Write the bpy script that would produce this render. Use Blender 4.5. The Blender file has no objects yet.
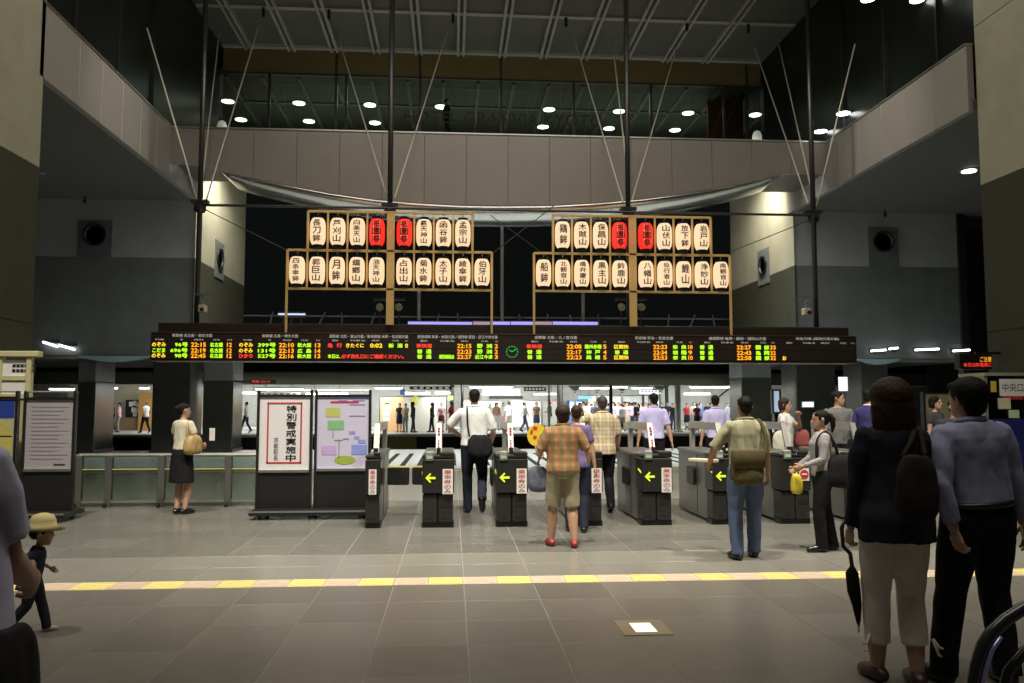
import bpy, bmesh, math, random
import numpy as np
from mathutils import Vector, Matrix, Quaternion

random.seed(7)
SC = bpy.context.scene
COL = SC.collection
R = math.radians
PI = math.pi

# ---------------------------------------------------------------- camera
FPX, CAMZ = 830.0, 1.55
YAW, PITCH = R(4.13), R(4.31)
cam = bpy.data.cameras.new('camera')
cam.sensor_width = 36.0
cam.lens = FPX / 1024 * 36.0
cam.clip_end = 300
camo = bpy.data.objects.new('camera', cam)
COL.objects.link(camo)
camo.location = (0, 0, CAMZ)
camo.rotation_euler = (PI / 2 + PITCH, 0, -YAW)
SC.camera = camo
SC.view_settings.view_transform = 'Standard'
SC.view_settings.look = 'None'
SC.view_settings.gamma = 1.0
SC.view_settings.use_curve_mapping = False
SC.view_settings.exposure = 0.15

_f = Vector((math.sin(YAW) * math.cos(PITCH), math.cos(YAW) * math.cos(PITCH), math.sin(PITCH)))
_r = Vector((math.cos(YAW), -math.sin(YAW), 0))
_u = _r.cross(_f)


def ray(px, py):
    return _f + _r * ((px - 512) / FPX) + _u * ((341.5 - py) / FPX)


def at(px, py, Y):
    """measured point of the place at distance Y along the hall"""
    d = ray(px, py)
    t = Y / d.y
    return Vector((d.x * t, Y, CAMZ + d.z * t))


def ground(px, py, z=0.0):
    d = ray(px, py)
    t = (z - CAMZ) / d.z
    return Vector((d.x * t, d.y * t, z))


# ---------------------------------------------------------------- world: night
W = bpy.data.worlds.new('night')
SC.world = W
W.use_nodes = True
W.node_tree.nodes['Background'].inputs[0].default_value = (0.55, 0.6, 0.6, 1)
W.node_tree.nodes['Background'].inputs[1].default_value = 0.006


def lamp(name, kind, loc, power, color=(1, .93, .82), target=None, **kw):
    l = bpy.data.lights.new(name, kind)
    l.energy = power
    l.color = color
    for k, v in kw.items():
        setattr(l, k, v)
    o = bpy.data.objects.new(name, l)
    COL.objects.link(o)
    o.location = loc
    if target is not None:
        o.rotation_euler = (Vector(target) - Vector(loc)).to_track_quat('-Z', 'Y').to_euler()
    return o


WARM = (1, .92, .78)
COOL = (.93, 1, .97)
# hall floodlights under the roof of the hall (each has a housing, built with the ceiling)
FLOODS = [((-5.0, 5.5, 13.6), (-2.5, 12.5, 0), 2300), ((0.5, 5.0, 13.6), (1.2, 12.5, 0), 2500),
          ((6.5, 5.5, 13.6), (4.5, 12.5, 0), 2300)]
for i, (p, t, e) in enumerate(FLOODS):
    lamp('hall_floodlight_beam', 'SPOT', p, e * 2.7, WARM, t, spot_size=R(62), spot_blend=.9, shadow_soft_size=.35)
# soft general light from the hall's luminous ceiling bays
lamp('ceiling_bay_light', 'AREA', (1.3, 3.0, 13.9), 700, WARM, (1.3, 3.0, 0), shape='RECTANGLE', size=12, size_y=5)
lamp('ceiling_bay_light', 'AREA', (1.3, 17.0, 13.9), 650, WARM, (1.3, 17.0, 0), shape='RECTANGLE', size=14, size_y=5)
# ---------------------------------------------------------------- materials
MATS = {}


def N(nt, t, **kw):
    n = nt.nodes.new(t)
    for k, v in kw.items():
        if k in n.inputs:
            n.inputs[k].default_value = v
        else:
            setattr(n, k, v)
    return n


def mat(name, col, rough=.6, metal=0.0, var=.12, scale=6.0, bump=0.0, emit=None, es=0.0, spec=.5, rand=0.0, alpha=None, bscale=None):
    """procedural Principled surface with grain"""
    if name in MATS:
        return MATS[name]
    m = bpy.data.materials.new(name)
    m.use_nodes = True
    nt = m.node_tree
    b = nt.nodes['Principled BSDF']
    b.inputs['Roughness'].default_value = rough
    b.inputs['Metallic'].default_value = metal
    b.inputs['Specular IOR Level'].default_value = spec
    c = (*col, 1)
    if emit is None or var > 0:
        tc = N(nt, 'ShaderNodeTexCoord')
        nz = N(nt, 'ShaderNodeTexNoise', Scale=scale, Detail=5.0, Roughness=.6)
        nt.links.new(tc.outputs['Object'], nz.inputs['Vector'])
        hs = N(nt, 'ShaderNodeHueSaturation')
        hs.inputs['Color'].default_value = c
        mr = N(nt, 'ShaderNodeMapRange')
        mr.inputs['To Min'].default_value = 1 - var * 1.6
        mr.inputs['To Max'].default_value = 1 + var * 1.6
        nt.links.new(nz.outputs['Fac'], mr.inputs['Value'])
        val = mr.outputs['Result']
        if rand:
            oi = N(nt, 'ShaderNodeObjectInfo')
            m2 = N(nt, 'ShaderNodeMapRange')
            m2.inputs['To Min'].default_value = 1 - rand
            m2.inputs['To Max'].default_value = 1 + rand
            nt.links.new(oi.outputs['Random'], m2.inputs['Value'])
            mm = N(nt, 'ShaderNodeMath', operation='MULTIPLY')
            nt.links.new(val, mm.inputs[0])
            nt.links.new(m2.outputs['Result'], mm.inputs[1])
            val = mm.outputs[0]
        nt.links.new(val, hs.inputs['Value'])
        nt.links.new(hs.outputs['Color'], b.inputs['Base Color'])
        if bump:
            bp = N(nt, 'ShaderNodeBump', Strength=bump, Distance=.02)
            if bscale:
                nz2 = N(nt, 'ShaderNodeTexNoise', Scale=bscale, Detail=3.0)
                nt.links.new(tc.outputs['Object'], nz2.inputs['Vector'])
                nt.links.new(nz2.outputs['Fac'], bp.inputs['Height'])
            else:
                nt.links.new(nz.outputs['Fac'], bp.inputs['Height'])
            nt.links.new(bp.outputs['Normal'], b.inputs['Normal'])
    else:
        b.inputs['Base Color'].default_value = c
    if emit is not None:
        b.inputs['Emission Color'].default_value = (*emit, 1)
        b.inputs['Emission Strength'].default_value = es
    if alpha is not None:
        b.inputs['Alpha'].default_value = alpha
    MATS[name] = m
    return m


def glass(name, tint=(.8, .9, .85), opacity=.25, rough=.03):
    """thin architectural glass: part clear, part glossy"""
    if name in MATS:
        return MATS[name]
    m = bpy.data.materials.new(name)
    m.use_nodes = True
    nt = m.node_tree
    nt.nodes.clear()
    out = N(nt, 'ShaderNodeOutputMaterial')
    tr = N(nt, 'ShaderNodeBsdfTransparent')
    tr.inputs[0].default_value = (*tint, 1)
    gl = N(nt, 'ShaderNodeBsdfGlossy')
    gl.inputs['Roughness'].default_value = rough
    gl.inputs['Color'].default_value = (.9, .95, .92, 1)
    fr = N(nt, 'ShaderNodeFresnel', IOR=1.5)
    nz = N(nt, 'ShaderNodeTexNoise', Scale=3.0)
    ad = N(nt, 'ShaderNodeMath', operation='MULTIPLY_ADD')
    nt.links.new(nz.outputs['Fac'], ad.inputs[0])
    ad.inputs[1].default_value = opacity * .4
    nt.links.new(fr.outputs[0], ad.inputs[2])
    mx = N(nt, 'ShaderNodeMixShader')
    nt.links.new(ad.outputs[0], mx.inputs[0])
    nt.links.new(tr.outputs[0], mx.inputs[1])
    nt.links.new(gl.outputs[0], mx.inputs[2])
    nt.links.new(mx.outputs[0], out.inputs[0])
    MATS[name] = m
    return m


def plaid(name, base, c1, c2, s=14.0, rough=.85, w=.25):
    """woven check in object space"""
    if name in MATS:
        return MATS[name]
    m = mat(name, base, rough, var=.06, scale=20)
    nt = m.node_tree
    b = nt.nodes['Principled BSDF']
    src = b.inputs['Base Color'].links[0].from_socket
    tc = N(nt, 'ShaderNodeTexCoord')
    prev = src
    for ax, c, sc, wd in (('X', c1, s, w), ('Z', c1, s, w), ('X', c2, s * .5, w * .6), ('Z', c2, s * .5, w * .6)):
        wv = N(nt, 'ShaderNodeTexWave', wave_type='BANDS', bands_direction=ax, Scale=sc, Distortion=.6)
        wv.inputs['Detail Scale'].default_value = .4
        nt.links.new(tc.outputs['Object'], wv.inputs['Vector'])
        gt = N(nt, 'ShaderNodeMapRange')
        gt.inputs['From Min'].default_value = 1 - wd * 1.4
        gt.inputs['From Max'].default_value = 1 - wd * .6
        gt.inputs['To Max'].default_value = .6
        nt.links.new(wv.outputs['Fac'], gt.inputs['Value'])
        mx = N(nt, 'ShaderNodeMix', data_type='RGBA')
        nt.links.new(gt.outputs['Result'], mx.inputs[0])
        nt.links.new(prev, mx.inputs[6])
        mx.inputs[7].default_value = (*c, 1)
        prev = mx.outputs[2]
    nt.links.new(prev, b.inputs['Base Color'])
    return m


def glow(name, col, s):
    return mat(name, (.02, .02, .02), .5, var=0, emit=col, es=s)


# ---------------------------------------------------------------- mesh helpers
class MB:
    def __init__(s):
        s.v, s.f, s.mi = [], [], []

    def add(s, vs, fs, mi=0):
        o = len(s.v)
        s.v += [tuple(p) for p in vs]
        s.f += [tuple(i + o for i in f) for f in fs]
        s.mi += [mi] * len(fs)
        return s

    def box(s, x0, x1, y0, y1, z0, z1, mi=0):
        vs = [(x, y, z) for z in (z0, z1) for y in (y0, y1) for x in (x0, x1)]
        return s.add(vs, [(0, 2, 3, 1), (4, 5, 7, 6), (0, 1, 5, 4), (2, 6, 7, 3), (0, 4, 6, 2), (1, 3, 7, 5)], mi)

    def cbox(s, c, d, mi=0):
        return s.box(c[0] - d[0] / 2, c[0] + d[0] / 2, c[1] - d[1] / 2, c[1] + d[1] / 2, c[2] - d[2] / 2, c[2] + d[2] / 2, mi)

    def rbox(s, x0, x1, y0, y1, z0, z1, b=.01, mi=0):
        """box with chamfered vertical and horizontal edges"""
        prof = [(x0 + b, y0), (x1 - b, y0), (x1, y0 + b), (x1, y1 - b), (x1 - b, y1), (x0 + b, y1), (x0, y1 - b), (x0, y0 + b)]
        cx, cy = (x0 + x1) / 2, (y0 + y1) / 2

        def shrink(p):
            return (p[0] + (b if p[0] < cx else -b), p[1] + (b if p[1] < cy else -b))
        rings = [[(*shrink(p), z0) for p in prof], [(*p, z0 + b) for p in prof], [(*p, z1 - b) for p in prof], [(*shrink(p), z1) for p in prof]]
        vs = [p for r in rings for p in r]
        fs = [tuple(range(7, -1, -1)), tuple(range(24, 32))]
        for k in range(3):
            for i in range(8):
                j = (i + 1) % 8
                fs.append((k * 8 + i, k * 8 + j, k * 8 + 8 + j, k * 8 + 8 + i))
        return s.add(vs, fs, mi)

    def tube(s, pts, rad, n=8, mi=0, caps=True, flat=None):
        """tube along a polyline; rad: number or list; flat=(vector, k): squash along vector"""
        pts = [Vector(p) for p in pts]
        if not hasattr(rad, '__len__'):
            rad = [rad] * len(pts)
        up = None
        rings = []
        for i, p in enumerate(pts):
            if i == 0:
                d = pts[1] - p
            elif i == len(pts) - 1:
                d = p - pts[i - 1]
            else:
                d = (pts[i + 1] - p).normalized() + (p - pts[i - 1]).normalized()
            d.normalize()
            if up is None:
                up = Vector((0, 0, 1)) if abs(d.z) < .9 else Vector((0, 1, 0))
            a = d.cross(up)
            if a.length < 1e-5:
                a = d.cross(Vector((1, 0, 0)))
            a.normalize()
            up = a.cross(d).normalized()
            ring = []
            for k in range(n):
                t = 2 * PI * k / n
                o = (a * math.cos(t) + up * math.sin(t)) * rad[i]
                if flat:
                    o -= flat[0] * (o.dot(flat[0]) * (1 - flat[1]))
                ring.append(p + o)
            rings.append(ring)
        vs = [p for r in rings for p in r]
        fs = []
        for i in range(len(pts) - 1):
            for k in range(n):
                j = (k + 1) % n
                fs.append((i * n + k, (i + 1) * n + k, (i + 1) * n + j, i * n + j))
        if caps:
            fs.append(tuple(range(n)))
            fs.append(tuple(range(len(vs) - 1, len(vs) - 1 - n, -1)))
        return s.add(vs, fs, mi)

    def lathe(s, prof, n=16, c=(0, 0, 0), mi=0):
        vs, fs = [], []
        for r, z in prof:
            for k in range(n):
                t = 2 * PI * k / n
                vs.append((c[0] + r * math.cos(t), c[1] + r * math.sin(t), c[2] + z))
        for i in range(len(prof) - 1):
            for k in range(n):
                j = (k + 1) % n
                fs.append((i * n + k, i * n + j, (i + 1) * n + j, (i + 1) * n + k))
        fs.append(tuple(range(n - 1, -1, -1)))
        fs.append(tuple(range(len(vs) - n, len(vs))))
        return s.add(vs, fs, mi)

    def prism(s, poly, axis, a, b, mi=0):
        """extrude a 2-D polygon along axis 'x','y' or 'z' from a to b"""
        n = len(poly)

        def P(p, t):
            return {'x': (t, p[0], p[1]), 'y': (p[0], t, p[1]), 'z': (p[0], p[1], t)}[axis]
        vs = [P(p, a) for p in poly] + [P(p, b) for p in poly]
        fs = [tuple(range(n)), tuple(range(2 * n - 1, n - 1, -1))]
        for i in range(n):
            j = (i + 1) % n
            fs.append((i, i + n, j + n, j))
        return s.add(vs, fs, mi)

    def sections(s, secs, n=16, mi=0, T=None):
        """closed loft through elliptical sections (x, y, z, rx, ry)"""
        vs, fs = [], []
        for (x, y, z, rx, ry) in secs:
            for k in range(n):
                t = 2 * PI * k / n
                p = Vector((x + rx * math.cos(t), y + ry * math.sin(t), z))
                vs.append(T(p) if T else p)
        for i in range(len(secs) - 1):
            for k in range(n):
                j = (k + 1) % n
                fs.append((i * n + k, i * n + j, (i + 1) * n + j, (i + 1) * n + k))
        fs.append(tuple(range(n - 1, -1, -1)))
        fs.append(tuple(range(len(vs) - n, len(vs))))
        return s.add(vs, fs, mi)

    def ball(s, c, r, n=10, mi=0, T=None):
        r = r if hasattr(r, '__len__') else (r, r, r)
        secs = []
        for i in range(n - 1):
            a = -PI / 2 + PI * (i + .5) / (n - 1)
            secs.append((c[0], c[1], c[2] + r[2] * math.sin(a), r[0] * math.cos(a), r[1] * math.cos(a)))
        return s.sections(secs, n, mi, T)

    def mesh(s, name, fix=True):
        me = bpy.data.meshes.new(name)
        me.from_pydata(s.v, [], s.f)
        me.polygons.foreach_set('material_index', s.mi)
        if fix:
            bm = bmesh.new()
            bm.from_mesh(me)
            bmesh.ops.recalc_face_normals(bm, faces=bm.faces)
            bm.to_mesh(me)
            bm.free()
        me.update()
        return me

    def build(s, name, m, parent=None, smooth=False, loc=None):
        return link(name, s.mesh(name), m, parent, smooth, loc)


def link(name, me, m, parent=None, smooth=False, loc=None):
    if m is not None and not me.materials:
        for x in (m if isinstance(m, (list, tuple)) else [m]):
            me.materials.append(x)
    if smooth:
        me.polygons.foreach_set('use_smooth', [True] * len(me.polygons))
    o = bpy.data.objects.new(name, me)
    COL.objects.link(o)
    o.parent = parent
    if loc is not None:
        o.location = loc
    return o


def tag(o, label=None, cat=None, group=None, kind=None):
    for k, v in (('label', label), ('category', cat), ('group', group), ('kind', kind)):
        if v is not None:
            o[k] = v
    return o


def thing(name, label, cat, loc=(0, 0, 0), rz=0.0, group=None):
    o = bpy.data.objects.new(name, None)
    o.empty_display_size = .1
    COL.objects.link(o)
    o.location = loc
    o.rotation_euler = (0, 0, rz)
    return tag(o, label, cat, group)


def struct(o):
    o['kind'] = 'structure'
    return o


def inst(o, parent=None, loc=None):
    c = o.copy()
    COL.objects.link(c)
    c.parent = parent
    if loc is not None:
        c.location = loc
    return c


WORK = bpy.data.scenes.new('workbench')


def evaluated_mesh(o):
    WORK.collection.objects.link(o)
    vl = WORK.view_layers[0]
    vl.update()
    return bpy.data.meshes.new_from_object(o.evaluated_get(vl.depsgraph))


_TXT = {}


def glyphs(s, res=2, bold=0.0):
    """flat filled outline of a string, normalised to a unit box"""
    if (s, res, bold) in _TXT:
        return _TXT[(s, res, bold)]
    c = bpy.data.curves.new('lettering', 'FONT')
    c.body = s
    c.resolution_u = res
    o = bpy.data.objects.new('lettering', c)
    me = evaluated_mesh(o)
    v = np.array([p.co[:2] for p in me.vertices])
    f = [tuple(p.vertices) for p in me.polygons]
    bpy.data.objects.remove(o)
    bpy.data.curves.remove(c)
    bpy.data.meshes.remove(me)
    lo, hi = v.min(0), v.max(0)
    asp = (hi[0] - lo[0]) / max(1e-6, hi[1] - lo[1])
    if bold:
        # heavier strokes: overlapping shifted copies of the outline
        n0, v0, f0 = len(v), v, f
        sh = [(-bold, 0), (bold, 0), (0, bold), (0, -bold)]
        v = np.concatenate([v0 + np.array(q) for q in sh])
        f = [tuple(i + n0 * k for i in fc) for k in range(len(sh)) for fc in f0]
        lo, hi = v.min(0), v.max(0)
    v = (v - lo) / np.maximum(hi - lo, 1e-6)
    _TXT[(s, res, bold)] = (v, f, asp)
    return _TXT[(s, res, bold)]


def put_text(mb, s, x0, x1, z0, z1, y, mi=0, bold=0.0):
    """lettering in the x-z plane facing -y"""
    v, f, asp = glyphs(s, 2, bold)
    mb.add([(x0 + a * (x1 - x0), y, z0 + b * (z1 - z0)) for a, b in v], f, mi)
    return mb


def put_vertical(mb, s, xc, w, ztop, ch, y, mi=0, bold=0.0):
    """characters stacked downwards"""
    for i, c in enumerate(s):
        v, f, asp = glyphs(c, 2, bold)
        h = ch * .88
        ww = min(w, h * max(asp, .25)) if asp < .8 else w
        z1 = ztop - i * ch
        if asp > 2.2:
            h = w / asp
            z1 = z1 - ch * .4
        mb.add([(xc - ww / 2 + a * ww, y, z1 - h + b * h) for a, b in v], f, mi)
    return mb
# ---------------------------------------------------------------- shared materials
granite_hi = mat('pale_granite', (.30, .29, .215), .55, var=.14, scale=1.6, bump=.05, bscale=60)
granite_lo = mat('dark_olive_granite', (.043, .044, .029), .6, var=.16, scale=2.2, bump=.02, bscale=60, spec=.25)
granite_grey = mat('grey_granite', (.31, .325, .32), .6, var=.12, scale=1.4, bump=.04, bscale=60)
polished_lo = mat('polished_dark_granite', (.022, .024, .021), .16, var=.2, scale=2)
polished_hi = mat('polished_grey_granite', (.075, .08, .078), .25, var=.15, scale=2)
granite_slate = mat('slate_granite', (.125, .14, .138), .45, var=.2, scale=1.6, bump=.03, bscale=60)
panel_clad = mat('fascia_cladding', (.285, .263, .243), .42, metal=.15, var=.05, scale=1.2)
steel = mat('brushed_steel', (.52, .52, .50), .32, metal=.9, var=.06, scale=30)
steel_dark = mat('dark_steel', (.055, .055, .052), .4, metal=.7, var=.1, scale=20)
gunmetal = mat('gunmetal_paint', (.05, .05, .047), .38, var=.1, scale=12)
black = mat('black_paint', (.012, .012, .012), .4, var=.1, scale=10)
void = mat('unlit_black', (.006, .006, .006), .9, var=.1)
ceil_m = mat('ceiling_panel', (.07, .073, .066), .7, var=.06, scale=2)
rib_m = mat('ceiling_rib', (.22, .225, .21), .55, var=.06, scale=3)
soffit_m = mat('soffit_paint', (.095, .095, .09), .6, var=.06, scale=1)
bronze = mat('bronze_band', (.135, .105, .04), .4, metal=.3, var=.12, scale=2)
dark_glaze = mat('dark_glazing', (.006, .008, .007), .28, var=.1, spec=.3)
white_glow = glow('lamp_white', (1, .99, .93), 9)
tube_glow = glow('tube_white', (.97, 1, .97), 7)

XL, XR = -8.25, 11.5
YF, YB1, Y1, YG, ZC = 24.2, 26.6, 26.9, 29.6, 14.4
ZS, ZT, ZSPLIT, ZWB = 8.05, 9.55, 6.2, 3.08

# ---------------------------------------------------------------- floor and its tiles
floor = struct(MB().box(-18, 22, 1.5, 29.0, -.35, -.004).build('floor', mat('floor_grout', (.30, .285, .255), .8)))
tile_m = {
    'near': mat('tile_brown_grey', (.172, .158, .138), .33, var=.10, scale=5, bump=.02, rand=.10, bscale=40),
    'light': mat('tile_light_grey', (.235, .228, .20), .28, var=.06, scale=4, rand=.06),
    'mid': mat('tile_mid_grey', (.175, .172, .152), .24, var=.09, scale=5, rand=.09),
    'in': mat('tile_inside_reflect', (.30, .30, .275), .25, var=.06, scale=5, rand=.05),  # lightened for fluorescent light reflected beyond the gates
    'plat': mat('tile_platform_reflect', (.60, .60, .57), .3, var=.05, scale=5, rand=.04)}  # pale colour holds the lamp light reflected off this floor
TS, GAP = .6, .008
YS0, YS1 = 7.30, 7.60
gx = ground(464, 588).x
cells = []
y = YS0
k = 0
while y > 2.6:
    y -= TS
    cells.append((y, 'near'))
y = YS1
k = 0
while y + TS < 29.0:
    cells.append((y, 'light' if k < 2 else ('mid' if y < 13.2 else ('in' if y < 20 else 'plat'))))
    y += TS
    k += 1
tiles = []
for (yy, kind) in cells:
    i0 = int((-17.5 - gx) / TS)
    for i in range(i0, int((21 - gx) / TS)):
        x = gx + i * TS
        d = yy + .3
        px = (x + .3) / d
        vis = -.66 < px < .80
        tiles.append(((0 if vis else 1), d, x, yy, kind))
tiles.sort(key=lambda t: (t[0], t[1], abs(t[2])))
tmesh = {}
for kd in tile_m:
    me = MB().rbox(GAP / 2, TS - GAP / 2, .001, TS - .001, -.035, 0, .0012).mesh('tile')
    me.materials.append(tile_m[kd])
    tmesh[kd] = me
rest = MB()
order = list(tile_m)
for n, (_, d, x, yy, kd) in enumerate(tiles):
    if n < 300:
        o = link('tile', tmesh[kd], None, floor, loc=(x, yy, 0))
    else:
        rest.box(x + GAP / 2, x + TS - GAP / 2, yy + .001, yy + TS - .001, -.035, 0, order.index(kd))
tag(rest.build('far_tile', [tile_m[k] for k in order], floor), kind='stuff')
# dark drain gratings let into the platform floor
for i in range(24):
    MB().box(-2.6 + i * .43, -2.46 + i * .43, 21.2, 26.4, -.02, .004).build('drain_grate', void, floor)
MB().box(-18, 22, 19.6, 19.8, -.02, .003).build('yellow_line', mat('line_yellow', (.6, .5, .08), .5), floor)

# tactile paving: alternating yellow and beige bar tiles
strip = thing('tactile_paving', 'yellow and beige tactile paving strip crossing the hall floor', 'paving', (0, YS0, 0))
ty = mat('tactile_yellow', (.80, .70, .26), .5, var=.06, scale=8, rand=.05)
tb = mat('tactile_beige', (.70, .56, .42), .5, var=.06, scale=8, rand=.05)


def tactile(m):
    b = MB().box(.003, .297, .003, .297, -.03, .003)
    for k in range(4):
        b.rbox(.02, .28, .03 + k * .07, .062 + k * .07, .003, .007, .0015)
    me = b.mesh('tile')
    me.materials.append(m)
    return me


tms = [tactile(ty), tactile(tb)]
gx2 = ground(394, 582).x
for i in range(-26, 34):
    link('tile', tms[(i + 1) % 2], None, strip, loc=(gx2 + i * .3, 0, 0))

# floor light
p = ground(643, 628)
fl = thing('floor_light', 'square illuminated light box set flush in the hall floor', 'floor light', (p.x, p.y, 0))
b = MB()
for (a, c, d, e) in ((-.17, .17, -.19, -.12), (-.17, .17, .12, .19), (-.17, -.075, -.12, .12), (.075, .17, -.12, .12)):
    b.box(a, c, d, e, -.02, .006)
b.build('frame', mat('floor_light_frame', (.45, .38, .28), .35, metal=.6), fl)
MB().box(-.075, .075, -.12, .12, -.02, .004).build('lens', mat('floor_light_lens', (.5, .6, .4), .2, var=.3, scale=14, emit=(.8, .95, .72), es=1.1), fl)

# ---------------------------------------------------------------- foreground pillars of the hall


def pillar(name, x0, x1, y0, y1, zs, split, hi, lo):
    base = struct(MB().box(x0 + .03, x1 - .03, y0 + .03, y1 - .03, 0, zs[-1]).build(name, void))
    for i in range(len(zs) - 1):
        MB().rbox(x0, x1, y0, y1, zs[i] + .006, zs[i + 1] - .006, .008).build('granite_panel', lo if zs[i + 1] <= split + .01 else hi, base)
    return base


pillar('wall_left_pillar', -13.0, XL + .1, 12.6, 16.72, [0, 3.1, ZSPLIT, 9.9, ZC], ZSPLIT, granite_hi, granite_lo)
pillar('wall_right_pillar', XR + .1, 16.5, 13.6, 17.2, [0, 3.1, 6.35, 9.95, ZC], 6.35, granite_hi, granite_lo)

# ---------------------------------------------------------------- side galleries: soffit, fascia panels, glazing above


def gallery(side, x_in, x_out, y0, py):
    s = 1 if side == 'right' else -1
    so = struct(MB().box(min(x_in, x_out), max(x_in, x_out), y0, Y1 + .3, ZS, ZS + .25).build('ceiling_' + side + '_gallery', soffit_m))
    y = y0
    for yn in py + [Y1 + .3]:
        a, b_ = sorted((x_in - s * .10, x_in + s * .06))
        MB().rbox(a, b_, y + .008, yn - .008, ZS - .02, ZT, .01).build('fascia_panel', panel_clad, so)
        y = yn
    MB().box(x_in - .13 if s > 0 else x_in - .05, x_in + .05 if s > 0 else x_in + .13, y0, YF, ZT, ZT + .035).build('coping', steel, so)
    # glazing above the fascia
    gl = struct(MB().box(x_in + s * .10, x_in + s * .16, y0, YG, ZT, ZC).build('window_' + ('1' if s < 0 else '2'), dark_glaze))
    for yy in py[::2]:
        MB().box(min(x_in + s * .02, x_in + s * .1), max(x_in + s * .02, x_in + s * .1), yy - .03, yy + .03, ZT, ZC).build('mullion', steel_dark, gl)
    return so


yl = [18.28, 19.45, 20.65, 21.85, 23.05, 24.2]
gallery('left', XL, -17.5, 16.55, yl)
gallery('right', XR, 21, 17.2, [18.5, 19.7, 20.9, 22.1, 23.3, 24.2])

# ---------------------------------------------------------------- the two stone blocks behind, with sound ports


def block(side, x_in, x_out):
    s = 1 if side == 'right' else -1
    a, c = sorted((x_in, x_out))
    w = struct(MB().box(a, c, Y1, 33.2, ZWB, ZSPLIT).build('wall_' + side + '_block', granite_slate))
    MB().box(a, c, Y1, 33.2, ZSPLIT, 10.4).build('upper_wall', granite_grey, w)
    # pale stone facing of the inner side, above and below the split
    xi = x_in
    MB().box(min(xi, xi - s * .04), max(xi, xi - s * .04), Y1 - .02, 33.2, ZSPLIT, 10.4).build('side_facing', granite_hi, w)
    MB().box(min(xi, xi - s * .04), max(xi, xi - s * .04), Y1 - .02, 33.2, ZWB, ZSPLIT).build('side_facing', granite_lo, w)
    # sound ports
    q = at(95 if s < 0 else 883, 238 if s < 0 else 244, Y1)
    w_, z1 = .53, at(95 if s < 0 else 883, 220 if s < 0 else 227, Y1).z
    MB().box(q.x - w_, q.x + w_, Y1 - .03, Y1, ZSPLIT, z1).build('port_panel', granite_slate, w)

    def ring(name, c0, nrm):
        b = MB()
        n = 24
        prof = [(.36, 0), (.36, .06), (.30, .05), (.27, .0)]
        vs, fs = [], []
        for r, h in prof:
            for k in range(n):
                t = 2 * PI * k / n
                if nrm == 'y':
                    vs.append((c0[0] + r * math.cos(t), c0[1] - h, c0[2] + r * math.sin(t)))
                else:
                    vs.append((c0[0] + nrm * h, c0[1] + r * math.cos(t), c0[2] + r * math.sin(t)))
        for i in range(3):
            for k in range(n):
                j = (k + 1) % n
                fs.append((i * n + k, i * n + j, (i + 1) * n + j, (i + 1) * n + k))
        fs.append(tuple(range(3 * n, 4 * n)))
        b.add(vs, fs)
        b.build(name, black, w)
    ring('sound_port', (q.x, Y1 - .03, at(95, 235, Y1).z if s < 0 else at(884, 242, Y1).z), 'y')
    yc = 29.6
    MB().box(min(xi - s * .07, xi - s * .04), max(xi - s * .07, xi - s * .04), yc - .55, yc + .55, 5.95, 7.25).build('port_panel', granite_slate, w)
    ring('sound_port', (xi - s * .07, yc, 6.65), -s)
    return w


block('left', XL, -17.5)
block('right', XR, 17.2)
# lintel soffit below the blocks
struct(MB().box(-17.5, XL, Y1 + .02, 33.2, ZWB - .12, ZWB).build('ceiling_left_passage', soffit_m))
struct(MB().box(XR, 17.2, Y1 + .02, 33.2, ZWB - .12, ZWB).build('ceiling_right_passage', soffit_m))
# outer end walls closing the galleries
struct(MB().box(-17.7, -17.5, 16.5, 33, 0, ZC).build('wall_left_outer', granite_slate))
struct(MB().box(20.9, 21.1, 17, 33, 0, ZC).build('wall_right_outer', granite_slate))
m_ = struct(MB().box(17.2, 17.45, Y1 - .1, Y1 + .2, 0, ZS).build('trim_1', black))
struct(MB().box(17.45, 20.9, 29.2, 29.4, 0, ZS).build('wall_right_recess', void))

# tubes added along the block foot; right ones stand for reflected fluorescents
for i, (x0, x1, yy, lab) in enumerate(((43, 58, 342, 'left wall, outer of two'), (59, 75, 345, 'left wall, inner of two'), (871, 886, 351, 'right wall, nearest the departure board'),
                                       (889, 898, 349, 'right wall, short one'), (915, 939, 350, 'right wall, long one'), (953, 970, 351, 'right wall, by the dark frame'))):
    a, c = at(x0, yy, Y1 - .12), at(x1, yy, Y1 - .12)
    t = thing('fluorescent_lamp', 'slim glowing tube added low on the %s' % lab, 'lamp', (a.x, Y1 - .12, a.z), 0, 'wall tubes')
    L = c.x - a.x
    MB().box(0, L, .03, .12, -.03, .05).build('housing', steel_dark, t)
    MB().tube([(0, 0, 0), (L, 0, -.14 if i < 2 else .04)], .03, 8).build('tube', tube_glow, t)

# ---------------------------------------------------------------- columns under the blocks
for n, (x0, x1, yy, dep, hi_cut, m1, m2) in enumerate((
        (77, 95, 26.95, 1.5, 382, polished_lo, polished_hi), (152, 190, 26.95, 1.3, None, polished_lo, None),
        (203, 233, 27.4, 1.25, 381, polished_lo, polished_hi), (742, 772, 27.4, 1.25, 378, polished_lo, polished_hi),
        (797, 836, 26.95, 1.3, None, polished_lo, None), (862, 889, 27.3, 1.3, None, polished_hi, None))):
    a, c = at(x0, 400, yy), at(x1, 400, yy)
    zc = at(x0, hi_cut, yy).z if hi_cut else ZWB - .12
    col = struct(MB().rbox(a.x, c.x, yy, yy + dep, 0, zc, .02).build('wall_column_%d' % (n + 1), m1))
    if hi_cut:
        MB().rbox(a.x, c.x, yy, yy + dep, zc + .01, ZWB - .12, .02).build('column_head', m2, col)
    MB().box(a.x - .03, c.x + .03, yy - .03, yy + dep + .03, 0, .12).build('plinth', steel_dark, col)

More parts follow.
